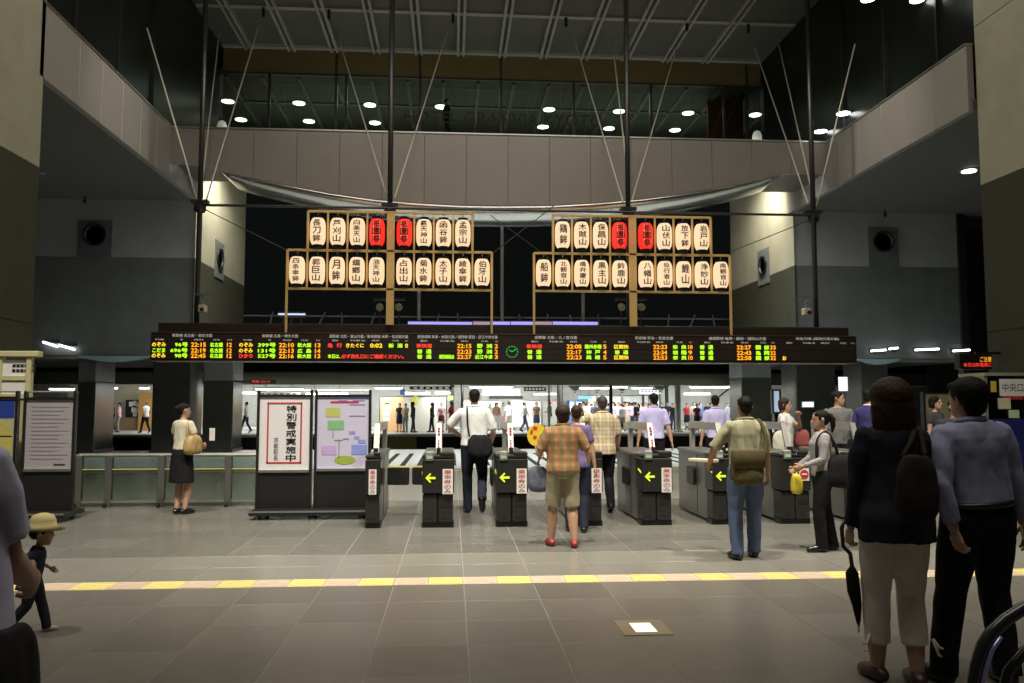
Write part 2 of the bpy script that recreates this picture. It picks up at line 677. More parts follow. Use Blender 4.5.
# ---------------------------------------------------------------- the bridge across the hall
arc_px = [(-8.25, 8.50), (-7.1, 8.45), (-6.98, 8.34), (-5.89, 8.12), (-4.7, 7.90), (-3.59, 7.71), (-2.3, 7.55), (-.97, 7.46), (.2, 7.42), (1.39, 7.42), (2.9, 7.46),
          (4.39, 7.57), (5.8, 7.72), (7.14, 7.92), (8.4, 8.17), (9.63, 8.46), (10.25, 8.56), (11.5, 8.60)]


def arc(x):
    for (a, za), (c, zc) in zip(arc_px, arc_px[1:]):
        if a <= x <= c:
            return za + (zc - za) * (x - a) / (c - a)
    return 8.5


bridge = struct(MB().box(XL, XR, YF + .12, YB1, 8.62, ZT - .05).build('wall_bridge', soffit_m))
pw = 1.24
x = at(210, 150, YF).x - 2 * pw
xs = []
while x < XR + pw:
    xs.append(min(max(x, XL), XR))
    x += pw
xs = sorted(set(round(q, 4) for q in xs))
for a, c in zip(xs, xs[1:]):
    if c - a < .1:
        continue
    n = 6
    bot = [(a + .006 + (c - a - .012) * k / n, arc(a + (c - a) * k / n)) for k in range(n + 1)]
    poly = bot + [(c - .006, ZT), (a + .006, ZT)]
    MB().prism(poly, 'y', YF, YF + .1).build('fascia_panel', panel_clad, bridge)
    for zz in (8.9, 9.35, 8.35):
        if zz > arc((a + c) / 2) + .15:
            MB().tube([(a + .05, YF - .012, zz), (a + .05, YF + .01, zz)], .012, 6).build('bolt', steel_dark, bridge)
MB().box(XL, XR, YF - .04, YF + .16, ZT, ZT + .04).build('coping', steel, bridge)
MB().prism([(q[0], q[1] + .04) for q in arc_px] + [(XR, 8.95), (XL, 8.95)], 'y', YF + .1, YF + .13).build('light_stop_sheet', soffit_m, bridge)  # added sheet, keeps the wash light from leaking through panel joints
for n, px in enumerate((222, 757)):  # glowing domes added for reflected spots above the fascia
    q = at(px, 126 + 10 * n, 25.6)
    t = thing('reflection_dome', 'small glowing dome on the bridge deck standing in for a reflection, %s end' % ('left', 'right')[n], 'lamp', (q.x, 25.6, ZT - .05))
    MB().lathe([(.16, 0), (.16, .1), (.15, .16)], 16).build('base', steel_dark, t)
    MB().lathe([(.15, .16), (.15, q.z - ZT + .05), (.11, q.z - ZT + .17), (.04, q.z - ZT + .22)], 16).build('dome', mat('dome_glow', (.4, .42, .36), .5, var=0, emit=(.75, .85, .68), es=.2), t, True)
# curved polished steel soffit under the bridge
chrome = mat('polished_soffit', (.55, .55, .53), .22, metal=.95, var=.05, scale=2)
vs, fs = [], []
X0, X1 = -6.75, 10.0
n = 48
mrows = 6
for i in range(n + 1):
    xx = X0 + (X1 - X0) * i / n
    u = (xx - X0) / (X1 - X0)
    bell = math.sin(PI * min(max(u, 0), 1)) ** .22 if 0 < u < 1 else 0
    for k in range(mrows + 1):
        t = k / mrows
        z = arc(xx) - (.47 * bell) * math.sin(t * PI / 2)
        vs.append((xx, YF + .02 + (1 - math.cos(t * PI / 2)) * .8, z))
for i in range(n):
    for k in range(mrows):
        q = i * (mrows + 1) + k
        fs.append((q, q + 1, q + mrows + 2, q + mrows + 1))
cs = MB().add(vs, fs).build('curved_soffit', chrome, bridge, smooth=True)
md = cs.modifiers.new('thickness', 'SOLIDIFY')
md.thickness = .05
# spotlights fixed high on the inner faces of the stone blocks, behind the bridge
for i, xx in enumerate((XL + .09, XR - .09)):
    sg = (1, -1)[i]
    t = thing('block_spotlight', 'spotlight high on the inner face of the %s stone block' % ('left', 'right')[i], 'spotlight', (xx, 27.5, 9.9), 0)
    MB().box(-.05, .05, -.1, .1, -.1, .1).build('bracket', steel_dark, t)
    MB().tube([(sg * .05, 0, 0), (sg * 1.3, .4, .35)], .03, 8).build('arm', steel_dark, t)
    MB().lathe([(.12, 0), (.14, .02), (.1, .2), (.03, .24)], 14, (sg * 1.3, .4, .33)).build('head', steel, t)
    lamp('block_spotlight_beam', 'SPOT', (xx + sg * 1.3, 27.9, 10.2), 2000, WARM, (xx - sg * .1, 29.6, 6.2), spot_size=R(110), spot_blend=1, shadow_soft_size=.3)
lamp('bridge_downlight_wash', 'AREA', (2.4, 25.7, 8.5), 2300, COOL, (2.4, 21.0, 0), shape='RECTANGLE', size=12, size_y=1.0)

# ---------------------------------------------------------------- hall ceiling with ribs
ceil = struct(MB().box(-17.5, 21, 1, YG + 10, ZC, ZC + .3).build('ceiling', ceil_m))
rp = 1.52
xr = at(334, 43, YG - .2).x
for i in range(-8, 10):
    xx = xr + i * rp
    if XL < xx < XR:
        for dx in (-.1, .1):
            MB().box(xx + dx - .045, xx + dx + .045, 14, YG, ZC - .16, ZC).build('rib', rib_m, ceil)
for yy in (20.4, 23.4, 26.4, YG - .12):
    MB().box(XL, XR, yy - .1, yy + .1, ZC - .1, ZC).build('cross_rib', rib_m, ceil)
for (px, py) in ((265, 6), (330, 6), (453, 7), (565, 10), (685, 15), (746, 17)):
    q = at(px, py, 26.6)
    MB().tube([(q.x, 26.4, ZC - .42), (q.x, 26.4, ZC - .1)], .05, 8).build('hanger', black, ceil)
for i, (p, t, e) in enumerate(FLOODS):
    q = thing('floodlight', 'hall floodlight under the roof, %s of three' % ('left', 'middle', 'right')[i], 'floodlight', (p[0], p[1] - .05, p[2] + .12))
    MB().lathe([(.30, 0), (.34, .04), (.30, .3), (.12, .45), (.05, .675)], 16).build('housing', steel_dark, q)

# added pendants stand in for two reflected glows high on the right
for i, (px, py) in enumerate(((868, -1), (917, 0))):
    q = at(px, py, 19.0)
    t = thing('pendant_reflection', 'round glowing pendant standing in for a reflection before the right gallery glass, %s one' % ('inner', 'outer')[i], 'downlight', (q.x, 19.0, q.z), 0, 'pendant reflections')
    MB().lathe([(.18, .0), (.2, .02), (.2, .22), (.06, .28)], 18).build('housing', steel_dark, t)
    MB().lathe([(.17, -.012), (.17, 0)], 18).build('lens', white_glow, t)
    MB().tube([(0, 0, .28), (0, 0, ZC - q.z)], .015, 6).build('rod', steel_dark, t)
q = ground(969, 170, ZS)
t = thing('gallery_downlight', 'bright round downlight in the dark right gallery soffit', 'downlight', (q.x, q.y, ZS))
MB().lathe([(.2, -.03), (.24, -.02), (.24, 0)], 18).build('rim', steel, t)
MB().lathe([(.19, -.045), (.19, -.03)], 18).build('lens', white_glow, t)
lamp('gallery_downlight_beam', 'SPOT', (q.x, q.y, ZS - .08), 350, COOL, (q.x, q.y, 0), spot_size=R(120), spot_blend=.6, shadow_soft_size=.2)
q = ground(42, 173, ZS)
t = thing('gallery_downlight', 'tiny dim downlight in the dark left gallery soffit', 'downlight', (q.x, q.y, ZS))
MB().lathe([(.08, -.03), (.1, -.02), (.1, 0)], 12).build('rim', steel, t)
for (px, py) in ((85, 197), (885, 210)):
    q = at(px, py, Y1 - .4)
    t = thing('sprinkler', 'small dark sprinkler head below the %s gallery soffit' % ('left' if px < 500 else 'right'), 'sprinkler', (q.x, Y1 - .4, ZS))
    MB().lathe([(.03, 0), (.03, -.1), (.06, -.12), (.05, -.22), (.02, -.24)], 8).build('head', black, t)

lamp('bridge_fill_uplight', 'AREA', (1.6, 25.6, 9.75), 110, WARM, (1.6, 28.6, 14.4), shape='RECTANGLE', size=17, size_y=.6)  # added fill behind the coping, brightens the bronze band and ribs
# grazing light on the gallery fascias from floods on the far roof edge
lamp('fascia_wash_left', 'SPOT', (-2.5, 20.2, 13.9), 900, WARM, (XL, 20.6, 8.6), spot_size=R(38), spot_blend=1, shadow_soft_size=.2)
lamp('fascia_wash_right', 'SPOT', (5.5, 20.4, 13.9), 1000, WARM, (XR, 20.8, 8.6), spot_size=R(38), spot_blend=1, shadow_soft_size=.2)

# ---------------------------------------------------------------- glazed hotel corridor above the bridge
hot = struct(MB().box(XL, XR, YG, YG + .25, 13.42, ZC).build('wall_corridor_band', bronze))
struct(MB().box(XL - 6, XR + 6, YG - .1, 37, 10.9, 11.22).build('floor_corridor', granite_slate))
ic = struct(MB().box(XL - 6, XR + 6, YG + .26, 38, 13.42, 13.7).build('ceiling_corridor', mat('corridor_ceiling', (.10, .11, .095), .6, var=.06)))
struct(MB().box(XL - 6, XR + 6, 36.8, 37, 11.2, 13.42).build('wall_corridor_back', granite_lo))
for i in range(-6, 14):
    xx = xr + i * rp * .86
    MB().box(xx - .06, xx + .06, YG + .3, 36.5, 13.36, 13.42).build('rib', rib_m, ic)
MB().box(XL - 6, XR + 6, 32.4, 32.56, 13.36, 13.42).build('cross_rib', rib_m, ic)
cg = glass('corridor_glass', (.66, .72, .64), .12)
gw = struct(MB().box(XL, XR, YG + .08, YG + .1, 11.22, 13.42).build('window_3', cg))
for px in (269, 336, 346, 420, 501, 574, 651, 724, 747):
    xx = at(px, 100, YG).x
    MB().box(xx - .045, xx + .045, YG - .02, YG + .08, 11.22, ZC if px in (336, 420, 501, 585, 664, 747) else 13.42).build('mullion', steel_dark, gw)
MB().box(XL, XR, YG - .02, YG + .08, 13.38, 13.44).build('transom', steel_dark, gw)
sx0, sx1 = at(404, 118, YG).x, at(603, 118, YG).x
zt0, zt1 = at(500, 124, YG).z, at(500, 112, YG).z
b = MB()
put_text(b, 'HOTEL GRANVIA KYOTO', sx0, sx1, zt0, zt1, YG + .07)
b.build('lettering', black, gw)
# reddish lit side wall at the right end of the corridor
struct(MB().box(XR - 1.6, XR - .2, YG + 1.4, YG + 1.5, 11.22, 13.42).build('wall_corridor_end', mat('corridor_red', (.22, .06, .03), .6)))
ORD = ('first', 'second', 'third', 'fourth', 'fifth', 'sixth', 'seventh', 'eighth', 'ninth', 'tenth')
for i, (px, py) in enumerate(((190, 101), (228, 101), (299, 101), (370, 100), (441, 101), (549, 104), (619, 105), (688, 107), (755, 109), (790, 111),
                              (241, 119), (309, 119), (375, 119), (543, 122), (609, 123), (675, 125), (737, 127))):
    zc_ = 13.36
    q = ground(px, py, zc_)
    yq = 32.4 if i < 10 else 34.5
    q = at(px, py, yq)
    t = thing('corridor_downlight', 'round lit downlight in the corridor ceiling, %s from the left in the %s row' % ((ORD[i], 'upper') if i < 10 else (ORD[i - 10], 'lower')), 'downlight', (q.x, yq, zc_), 0, 'corridor downlights')
    MB().lathe([(.25, 0), (.27, .03), (.27, .06)], 18).build('rim', steel, t)
    MB().lathe([(.235, -.012), (.235, 0.0)], 18).build('lens', white_glow, t)
for (xx, yy) in ((-4, 31), (1.5, 31), (7, 31)):
    lamp('corridor_light', 'AREA', (xx, yy, 13.2), 22, COOL, (xx, yy, 0), size=2.0)
lamp('corridor_fill_uplight', 'AREA', (1.6, 33, 11.4), 110, (1, .97, .86), (1.6, 32.6, 13.4), shape='RECTANGLE', size=20, size_y=2.5)  # added unseen fill in place of bounce onto the corridor ceiling
# glowing discs standing in for downlights reflected in the right gallery glass
for i, (px, py) in enumerate(((855, 113), (832, 131))):
    q = at(px, py, 21.0)
    t = thing('gallery_reflection_disc', 'small round glowing disc standing in for a reflection in the right gallery glass, %s one' % ('upper', 'lower')[i], 'reflection disc', (XR - .1, at(px, py, 24.5 if i else 23.0).y, at(px, py, 24.5 if i else 23.0).z))
    MB().lathe([(.2, -.02), (.22, 0), (.22, .03), (.1, .05)], 16).build('housing', steel_dark, t)
    MB().lathe([(.19, -.032), (.19, -.02)], 16).build('lens', white_glow, t)
# ---------------------------------------------------------------- tracks and far platform
YE, YP = 29.0, 43.0
struct(MB().box(-30, 34, YE, YP + .2, -1.6, -1.2).build('floor_track_bed', mat('ballast', (.05, .045, .04), .95, var=.4, scale=30, bump=.4)))
for i, yy in enumerate((32.0, 33.4, 38.0, 39.4)):
    tag(MB().box(-30, 34, yy, yy + .08, -1.2, -1.05).build('rail', steel_dark), 'steel railway rail in the dark track bed, %s from the gates' % ('first', 'second', 'third', 'fourth')[i], 'rail', 'railway rails')
fp = struct(MB().box(-30, 34, YP, 62, -1.2, 0).build('floor_far_platform', mat('far_platform_floor', (.42, .41, .38), .4, var=.06)))
MB().box(-30, 34, YP - .02, YP, -1.15, -.12).build('platform_face', void, fp)
MB().box(-3.6, -1.8, YP - .04, YP - .02, -1.1, -.14).build('face_panel', mat('olive_panel', (.12, .13, .01), .6), fp)
MB().box(-30, 34, YP + .05, YP + .5, 0, .012).build('edge_line', mat('platform_edge_white', (.7, .7, .66), .5), fp)
bw = struct(MB().box(-30, 34, 60, 60.3, 0, 4).build('wall_far_platform', mat('far_wall', (.42, .41, .38), .6, var=.35, scale=.6)))
# canopy of the far platform
can = struct(MB().box(-30, 34, YP - .6, 62, 2.78, 2.95).build('ceiling_far_canopy', mat('canopy_soffit', (.42, .42, .40), .6, var=.08)))
MB().box(-30, 34, YP - .9, YP - .6, 2.52, 3.2).build('canopy_fascia', mat('canopy_olive', (.30, .31, .22), .6, var=.1, scale=1), can)
MB().box(-30, 34, YP - .5, YP + 1.0, 3.2, 4.3).build('canopy_roof', void, can)
MB().box(-30, 34, YP - 1.05, YP - .85, 3.12, 3.2).build('gutter', steel_dark, can)
PLAB = ['short one left of the warning poster', 'seen above the warning poster', 'seen above the route map', 'above the orange end of the notice wall', 'over the middle of the notice wall',
        'over the right end of the notice wall', 'long one above the walking man', 'right of the walking man, further back', 'over the grey advertisement board', 'above the plaid-shirted man',
        'short one right of the plaid-shirted man', 'left of the man in the left lavender shirt', 'long one above the escalator', 'lower one above the escalator', 'short one beside the right column',
        'above the left shop, left one', 'above the left shop, right one', 'small one above the white-topped woman', 'seen over the grey text sheet']
for (px0, px1, py, yy, n) in ((242, 256, 393, 52, 0), (256, 303, 389, 46, 1), (306, 348, 394, 50, 2), (375, 402, 388, 46, 3), (404, 430, 393, 50, 4), (435, 450, 393, 50, 5), (470, 512, 387, 45, 6), (482, 520, 394, 52, 7),
                          (534, 556, 394, 52, 8), (580, 610, 388, 47, 9), (612, 627, 387, 47, 10), (632, 652, 388, 48, 11), (690, 728, 387, 47, 12), (684, 710, 394, 51, 13), (729, 741, 387, 47, 14),
                          (104, 117, 388, 47, 15), (140, 149, 388, 47, 16), (786, 795, 393, 49, 17), (50, 74, 389, 47, 18)):
    a, c = at(px0, py, yy), at(px1, py, yy)
    t = thing('platform_lamp', 'bright fluorescent fitting under the far canopy, ' + PLAB[n], 'lamp', (a.x, yy, a.z), 0, 'platform fluorescent fittings')
    L = c.x - a.x
    MB().box(0, L, -.12, .12, .03, .09).build('housing', steel, t)
    MB().prism([(-.12, .03), (-.07, -.05), (.07, -.05), (.12, .03)], 'x', 0, L).build('diffuser', tube_glow, t)
    for hx in (L * .2, L * .8):
        MB().tube([(hx, 0, .09), (hx, 0, 2.79 - a.z)], .012, 6).build('hanger', steel_dark, t)
for xx in (-14, -6, 1.5, 9, 17):
    lamp('platform_light', 'AREA', (xx, 47.5, 2.35), 330, COOL, (xx, 48.5, 0), shape='RECTANGLE', size=6, size_y=3)
    lamp('platform_light', 'AREA', (xx, 55.0, 2.35), 380, COOL, (xx, 56.5, 0), shape='RECTANGLE', size=6, size_y=3)


def board_panel(name, label, cat, px0, px1, py0, py1, Y, m, fr=None, legs=True, extra=None, depth=.12):
    a, c = at(px0, py1, Y), at(px1, py0, Y)
    t = thing(name, label, cat, (a.x, Y, 0))
    w = c.x - a.x
    MB().box(0, w, 0, depth, a.z, c.z).build('panel', m, t)
    f = .05
    if fr:
        b = MB()
        b.box(-f, 0, -.02, depth + .02, a.z - f, c.z + f).box(w, w + f, -.02, depth + .02, a.z - f, c.z + f)
        b.box(0, w, -.02, depth + .02, c.z, c.z + f).box(0, w, -.02, depth + .02, a.z - f, a.z)
        b.build('frame', fr, t)
    if a.z > 1.5:
        for xx in (w * .2, w * .8):
            MB().tube([(xx, .06, c.z), (xx, .06, 2.78)], .012, 6).build('hanger', steel_dark, t)
    elif legs and a.z > .08:
        for xx in (.1, w - .1):
            MB().box(xx - .04, xx + .04, .02, .1, 0, a.z).build('leg', steel_dark, t)
    return t, a, c


sign_light = mat('sign_mark_light', (.7, .7, .66), .5, emit=(.8, .8, .75), es=.4)
paper = mat('paper_white', (.78, .77, .74), .6, var=.04)
t, a, c = board_panel('notice_wall', 'long cream notice wall with an orange end on the far platform', 'notice wall', 380, 446, 397, 431.5, 47.5, mat('notice_cream', (.72, .69, .60), .6, var=.05), steel_dark)
MB().box(0, (c.x - a.x) * .36, -.015, 0, a.z, c.z).build('orange_poster', mat('orange_poster', (.85, .48, .25), .6, var=.08), t)
for k in range(3):
    MB().box(.15, .55 + .1 * (k == 0), -.03, -.015, c.z - .75 - k * .3, c.z - .52 - k * .3).build('paper_notice', paper, t)
MB().box(.25, .5, -.03, -.015, c.z - .4, c.z - .34).build('paper_notice', black, t)
b = MB().ball((1.95, -.05, c.z - .18), (.17, .04, .26), 12)
b.build('yellow_sign', mat('sign_yellow', (.8, .78, .1), .5), t)
board_panel('advert_board', 'pale pink advertisement board on the far platform', 'board', 512, 541, 401, 427, 49, mat('advert_pink', (.72, .62, .60), .6, var=.15, scale=1.5), steel)
board_panel('advert_board', 'grey-white advertisement board right of the pink one', 'board', 543, 557, 402, 425, 50.4, mat('advert_grey', (.62, .60, .55), .6, var=.15), steel)
board_panel('kiosk', 'white kiosk front behind the crowd on the far platform', 'kiosk', 462, 500, 402, 430, 54, mat('kiosk_white', (.72, .70, .66), .6, var=.2, scale=2), steel, False)
board_panel('blue_sign', 'small blue hanging sign above the notice wall', 'sign', 400, 405, 389, 395, 46.8, mat('sign_blue', (.10, .30, .75), .5), None, False)
board_panel('blue_sign', 'blue hanging sign over the crowd at right', 'sign', 578, 592, 396, 399, 50, mat('sign_blue2', (.15, .45, .75), .5), None, False)
board_panel('yellow_sign', 'small yellow sign at the right end of the notice wall', 'sign', 448, 453, 396, 400, 47, mat('sign_yellow', (.8, .78, .1), .5), None, False)
board_panel('kiosk_sign', 'grey overhead kiosk sign behind the walking man', 'sign', 489, 523, 396, 399, 50, steel_dark, None, False)
board_panel('kiosk_sign', 'pale kiosk sign row with dark marks', 'sign', 483, 520, 389, 393, 48, mat('kiosk_sign_pale', (.7, .66, .5), .6, var=.3, scale=4), None, False)
board_panel('white_stall', 'white-topped stall among the crowd on the far platform', 'stall', 588, 648, 396, 408, 57, mat('stall_grey', (.42, .41, .38), .6, var=.4, scale=2), steel_dark, True)
for i, (px, w, Y, m, lab) in enumerate(((611, .10, 46, black, 'thin black post'), (549, .07, 45.5, steel, 'thin steel post right of the fan'), (560, .18, 48.6, steel_dark, 'dark column left of the plaid man'),
                                     (678, .17, 46, mat('column_cream', (.38, .36, .3), .5), 'cream steel column'), (667, .12, 54, steel_dark, 'dark distant column'), (738, .12, 46, steel, 'pale pillar at the right end'),
                                     (452, .12, 48, black, 'black post at the end of the notice wall'), (462, .10, 46, steel, 'slim grey post'))):
    q = at(px, 420, Y)
    t = thing('platform_post', lab + ' holding up the far canopy', 'post', (q.x, Y, 0))
    MB().lathe([(w * 1.6, 0), (w * 1.6, .08), (w, .12), (w, 2.66), (w * 1.8, 2.772)], 12).build('shaft', m, t)
for n, (px, col, lab) in enumerate(((556, (.55, .10, .08), 'red'), (576, (.10, .2, .5), 'blue'), (655, (.7, .7, .68), 'white'), (470, (.6, .45, .2), 'amber'))):
    q = at(px, 420, 58.6)
    t = thing('vending_machine', '%s vending machine against the back wall of the far platform' % lab, 'vending machine', (q.x, 58.6, 0))
    MB().rbox(-.5, .5, 0, .7, 0, 1.85, .02).build('cabinet', mat('vending_' + lab, col, .4), t)
    MB().box(-.42, .42, -.02, 0, .95, 1.7).build('display_window', mat('vending_window', (.5, .55, .6), .3, emit=(.85, .95, 1), es=.9), t)
    for k in range(2):
        MB().box(-.42, .42, -.03, -.02, 1.18 + k * .25, 1.22 + k * .25).build('shelf', black, t)
    MB().box(-.3, .3, -.02, 0, .3, .5).build('hatch', black, t)
for n, (x0, x1, y0, y1, Y, col, lab) in enumerate(((410, 452, 386.5, 389.5, 45.5, (.02, .02, .02), 'long dark platform sign over the notice wall'), (524, 546, 387, 391, 46.5, (.10, .11, .10), 'dark platform sign right of the walking man'),
                                             (640, 662, 389, 394, 47.5, (.45, .5, .5), 'pale platform sign over the crowd'), (257, 300, 392.5, 395, 48, (.55, .55, .5), 'pale platform sign above the warning poster'))):
    t, a, c = board_panel('platform_sign', lab, 'sign', x0, x1, y0, y1, Y, mat('platsign_%d' % n, col, .5), None, False)
    w = c.x - a.x
    for k in range(6):
        MB().box(w * (.08 + k * .15), w * (.17 + k * .15), -.012, 0, a.z + (c.z - a.z) * .3, a.z + (c.z - a.z) * .7).build('sign_mark', sign_light if n < 2 else steel_dark, t)
# trusses under the canopy and more fittings further back
for n, px in enumerate((575, 597, 622, 643, 660)):
    q = at(px, 392, 55)
    t = thing('canopy_truss', 'dark steel bracket under the canopy, %s over the crowd' % ORD[n], 'bracket', (q.x, 55, 2.775), 0, 'canopy brackets over the crowd')
    MB().prism([(-.42, 0), (.42, 0), (.42, -.06), (.1, -.34), (-.1, -.34), (-.42, -.06)], 'y', -.06, .06).build('bracket_plate', steel_dark, t)
    MB().box(-.07, .07, -.07, .07, -2.77, -.4).build('upright', steel_dark, t)
# escalator going up on the far platform
q0, q1 = at(690, 430, 52), at(730, 397, 52)
t = thing('escalator', 'grey escalator rising to the right on the far platform', 'escalator', (q0.x, 52, 0))
L = q1.x - q0.x
MB().prism([(0, 0), (.8, 0), (L, 1.6), (L, 2.5), (.6, .95), (0, .95)], 'y', 0, .12).build('balustrade', mat('balustrade_grey', (.35, .35, .33), .5), t)
MB().tube([(0, .06, .98), (.6, .06, .98), (L, .06, 2.55)], .05, 8).build('handrail', black, t)
MB().prism([(0, 0), (.8, 0), (L, 1.3), (L, 1.6), (.8, .3), (0, .1)], 'y', .12, 1.1).build('steps', steel_dark, t)

# shop seen at the left on the far platform
sh = thing('shop', 'lit shop front with a wooden panel far left beyond the tracks', 'shop', (at(104, 430, 50).x, 50, 0))
w = at(149, 430, 50).x - at(104, 430, 50).x
MB().box(-3, w, 2.0, 2.15, 0, 2.75).build('back_wall', mat('shop_cream', (.68, .62, .45), .6, var=.08), sh)
MB().box(w * .66, w * .98, .6, .75, 0, 2.2).build('wood_panel', mat('shop_wood', (.45, .23, .06), .5, var=.2, scale=4), sh)
MB().box(w * .28, w * .66, 1.2, 1.3, .75, 1.8).build('notice_board', black, sh)
for k, (u, v) in enumerate(((.36, 1.55), (.45, 1.6), (.52, 1.5), (.42, 1.2), (.50, 1.15), (.46, .95))):
    MB().box(w * u, w * u + .22, 1.17, 1.2, v - .14, v + .14).build('paper_notice', paper, sh)
MB().box(w * .2, w * .7, .9, 1.5, 0, .75).build('counter', mat('shop_counter', (.25, .16, .08), .5), sh)

# roof line and strip lights of the canopy seen below the lanterns
rb = struct(MB().box(-30, 34, 38.0, 38.4, 4.95, 5.18).build('wall_canopy_gutter', mat('gutter_grey', (.10, .10, .095), .6, var=.1)))
MB().box(-30, 34, 38.5, 38.6, 5.55, 5.62).build('rail', rib_m, rb)
MB().box(-30, 34, 38.7, 42.4, 4.6, 4.7).build('roof_sheet', mat('roof_sheet', (.05, .05, .045), .7), rb)
for px in (270, 291, 319, 342, 371, 437, 459, 500, 521, 546, 572, 600, 668, 690, 715, 735):
    q = at(px, 325, 38.2)
    MB().tube([(q.x, 38.2, 5.16), (q.x + random.uniform(-.1, .4), 38.45, 5.75)], .035, 6).build('strut', rib_m, rb)
lav = glow('strip_lavender', (.36, .33, .95), 1.1)
pinkish = glow('strip_pink', (.60, .42, .5), .6)
for n, (x0, x1, yy, m, lab) in enumerate(((278, 305, 314, glow('strip_ice', (.6, .75, 1), 1.0), 'short pale blue strip light at the left'), (408, 472, 323, lav, 'long lavender strip light behind the left rack'),
                                     (473, 490, 323, pinkish, 'pinkish strip light between the racks'), (492, 510, 323, lav, 'short lavender strip light between the racks'), (511, 533, 323, lav, 'second lavender strip light between the racks'),
                                     (534, 552, 323, pinkish, 'pinkish strip light behind the right rack'), (553, 598, 323, lav, 'long lavender strip light behind the right rack'))):
    a, c = at(x0, yy, 37.75), at(x1, yy, 37.75)
    t = thing('strip_light', lab, 'strip light', (a.x, 37.75, a.z), 0, 'roof strip lights')
    hh = .035 if n == 0 else .065
    MB().box(0, c.x - a.x, 0, .1, -hh, hh).build('tube', m, t)
    MB().box(-.02, c.x - a.x + .02, .1, .2, -.16, .12).build('housing', steel_dark, t)
    if n == 0:
        for hx in (.2, c.x - a.x - .2):
            MB().box(hx - .03, hx + .03, .12, .24, 5.18 - a.z, -.16).build('bracket', steel_dark, t)
for n, (px, y0, y1) in enumerate(((419, 287, 318), (502, 222, 318), (583, 287, 318))):
    q = at(px, 300, 38.2)
    t = thing('mast', 'slim grey mast seen %s' % ('below the left lantern rack', 'in the gap between the lantern racks', 'below the right lantern rack')[n], 'mast', (q.x, 38.2, 5.24))
    MB().tube([(0, 0, 0), (0, 0, at(px, y0, 38.2).z - 5.24)], .08, 8).build('pole', mat('mast_grey', (.35, .33, .31), .5), t)
    MB().box(-.2, .2, -.15, .15, -.06, .06).build('foot', steel_dark, t)

# ---------------------------------------------------------------- hanging poles, cables and the cross rod
YP0 = 22.0
pole_px = [(200, 322), (390, 322), (628, 322), (815, 326)]
cable_top = [[(147, 28), (259, 25), (219, 34)], [(337, 33), (447, 33)], [(574, 38), (678, 42), (612, 38)], [(755, 48), (855, 44), (779, 45)]]
cable_bot = [[(187, 196), (204, 203), (201, 184)], [(381, 192), (397, 197)], [(624, 202), (635, 200), (627, 178)], [(806, 203), (816, 205), (808, 195)]]
names = ['leftmost', 'second from left', 'third from left', 'rightmost']
for i, (px, py) in enumerate(pole_px):
    q = at(px + (0, 0, 0, -2)[i], 205, YP0)
    t = thing('support_pole', 'dark steel hanger pole of the departure board, %s' % names[i], 'pole', (q.x, YP0, 3.645), 0, 'hanger poles')
    MB().tube([(0, 0, 0), (0, 0, ZC - 3.645)], .07, 10).build('pipe', steel_dark, t, True)
    MB().lathe([(.13, 2.93), (.16, 2.98), (.16, 3.08), (.13, 3.13)], 10).build('clamp', black, t)
    MB().box(-.22, .22, -.12, .12, 3.16, 3.24).build('bracket', steel_dark, t)
    for j in range(len(cable_top[i])):
        hi = ground(*cable_top[i][j], ZC - .02)
        if hi.x < XL or hi.x > XR:
            # outermost cables are anchored to the gallery glazing
            d_ = ray(*cable_top[i][j])
            xx_ = XL + .02 if hi.x < XL else XR - .02
            hi = Vector((xx_, xx_ * d_.y / d_.x, CAMZ + xx_ * d_.z / d_.x))
        lo = Vector((q.x + (-.12, .12, .02)[j], YP0 + .05, at(*cable_bot[i][j], YP0).z))
        MB().tube([lo - q + Vector((0, 0, q.z - 3.645)), hi - q + Vector((0, 0, q.z - 3.645))], .021, 6).build('cable', mat('cable_steel', (.75, .70, .58), .5, metal=.1), t)
a, c = at(197, 210, YP0 - .1), at(815, 217, YP0 - .1)
t = thing('cross_rod', 'long thin horizontal steel rod running above both lantern racks', 'rod', (a.x, YP0 - .1, 6.74))
MB().tube([(0, 0, 0), (c.x - a.x, 0, 0)], .035, 8).build('rod', steel_dark, t)

# ---------------------------------------------------------------- lantern racks and lanterns
wood = mat('rack_timber', (.86, .58, .22), .5, var=.1, scale=6)
paper_l = mat('lantern_paper', (.30, .22, .14), .8, var=0, emit=(1.0, .73, .45), es=.84)
paper_r = mat('lantern_red', (.3, .02, .012), .6, var=0, emit=(1.0, .03, .02), es=.78)
ink = mat('lantern_ink', (.04, .015, .008), .8, var=0, emit=(.22, .08, .03), es=.12)
lac = mat('lantern_cap', (.010, .009, .008), .7, var=.1, spec=.2)
YR = 21.72
ZR = [3.388, 4.54, 5.55, 6.58]
CW, PW = .512, .2


def rib_r(t):
    """half profile of a lantern body, t 0..1 bottom to top"""
    e = abs(2 * t - 1)
    return .205 * (1 - .34 * e ** 4.5)


LH = .70


def lantern_parts(red):
    b = MB()
    prof = []
    n = 29
    for k in range(n):
        t = k / (n - 1)
        prof.append((rib_r(t) - (.0035 if k % 2 else 0), -LH / 2 + LH * t))
    b.lathe(prof, 24)
    body = b.mesh('shade')
    body.materials.append(paper_r if red else paper_l)
    body.polygons.foreach_set('use_smooth', [True] * len(body.polygons))
    cap = MB().lathe([(.125, 0), (.13, .02), (.13, .075), (.10, .08)], 16).mesh('cap')
    cap.materials.append(lac)
    hook = MB().tube([(0, 0, 0), (0, 0, .07), (.03, 0, .1)], .012, 6).mesh('hook')
    hook.materials.append(steel)
    return body, cap, hook


LP = [lantern_parts(False), lantern_parts(True)]


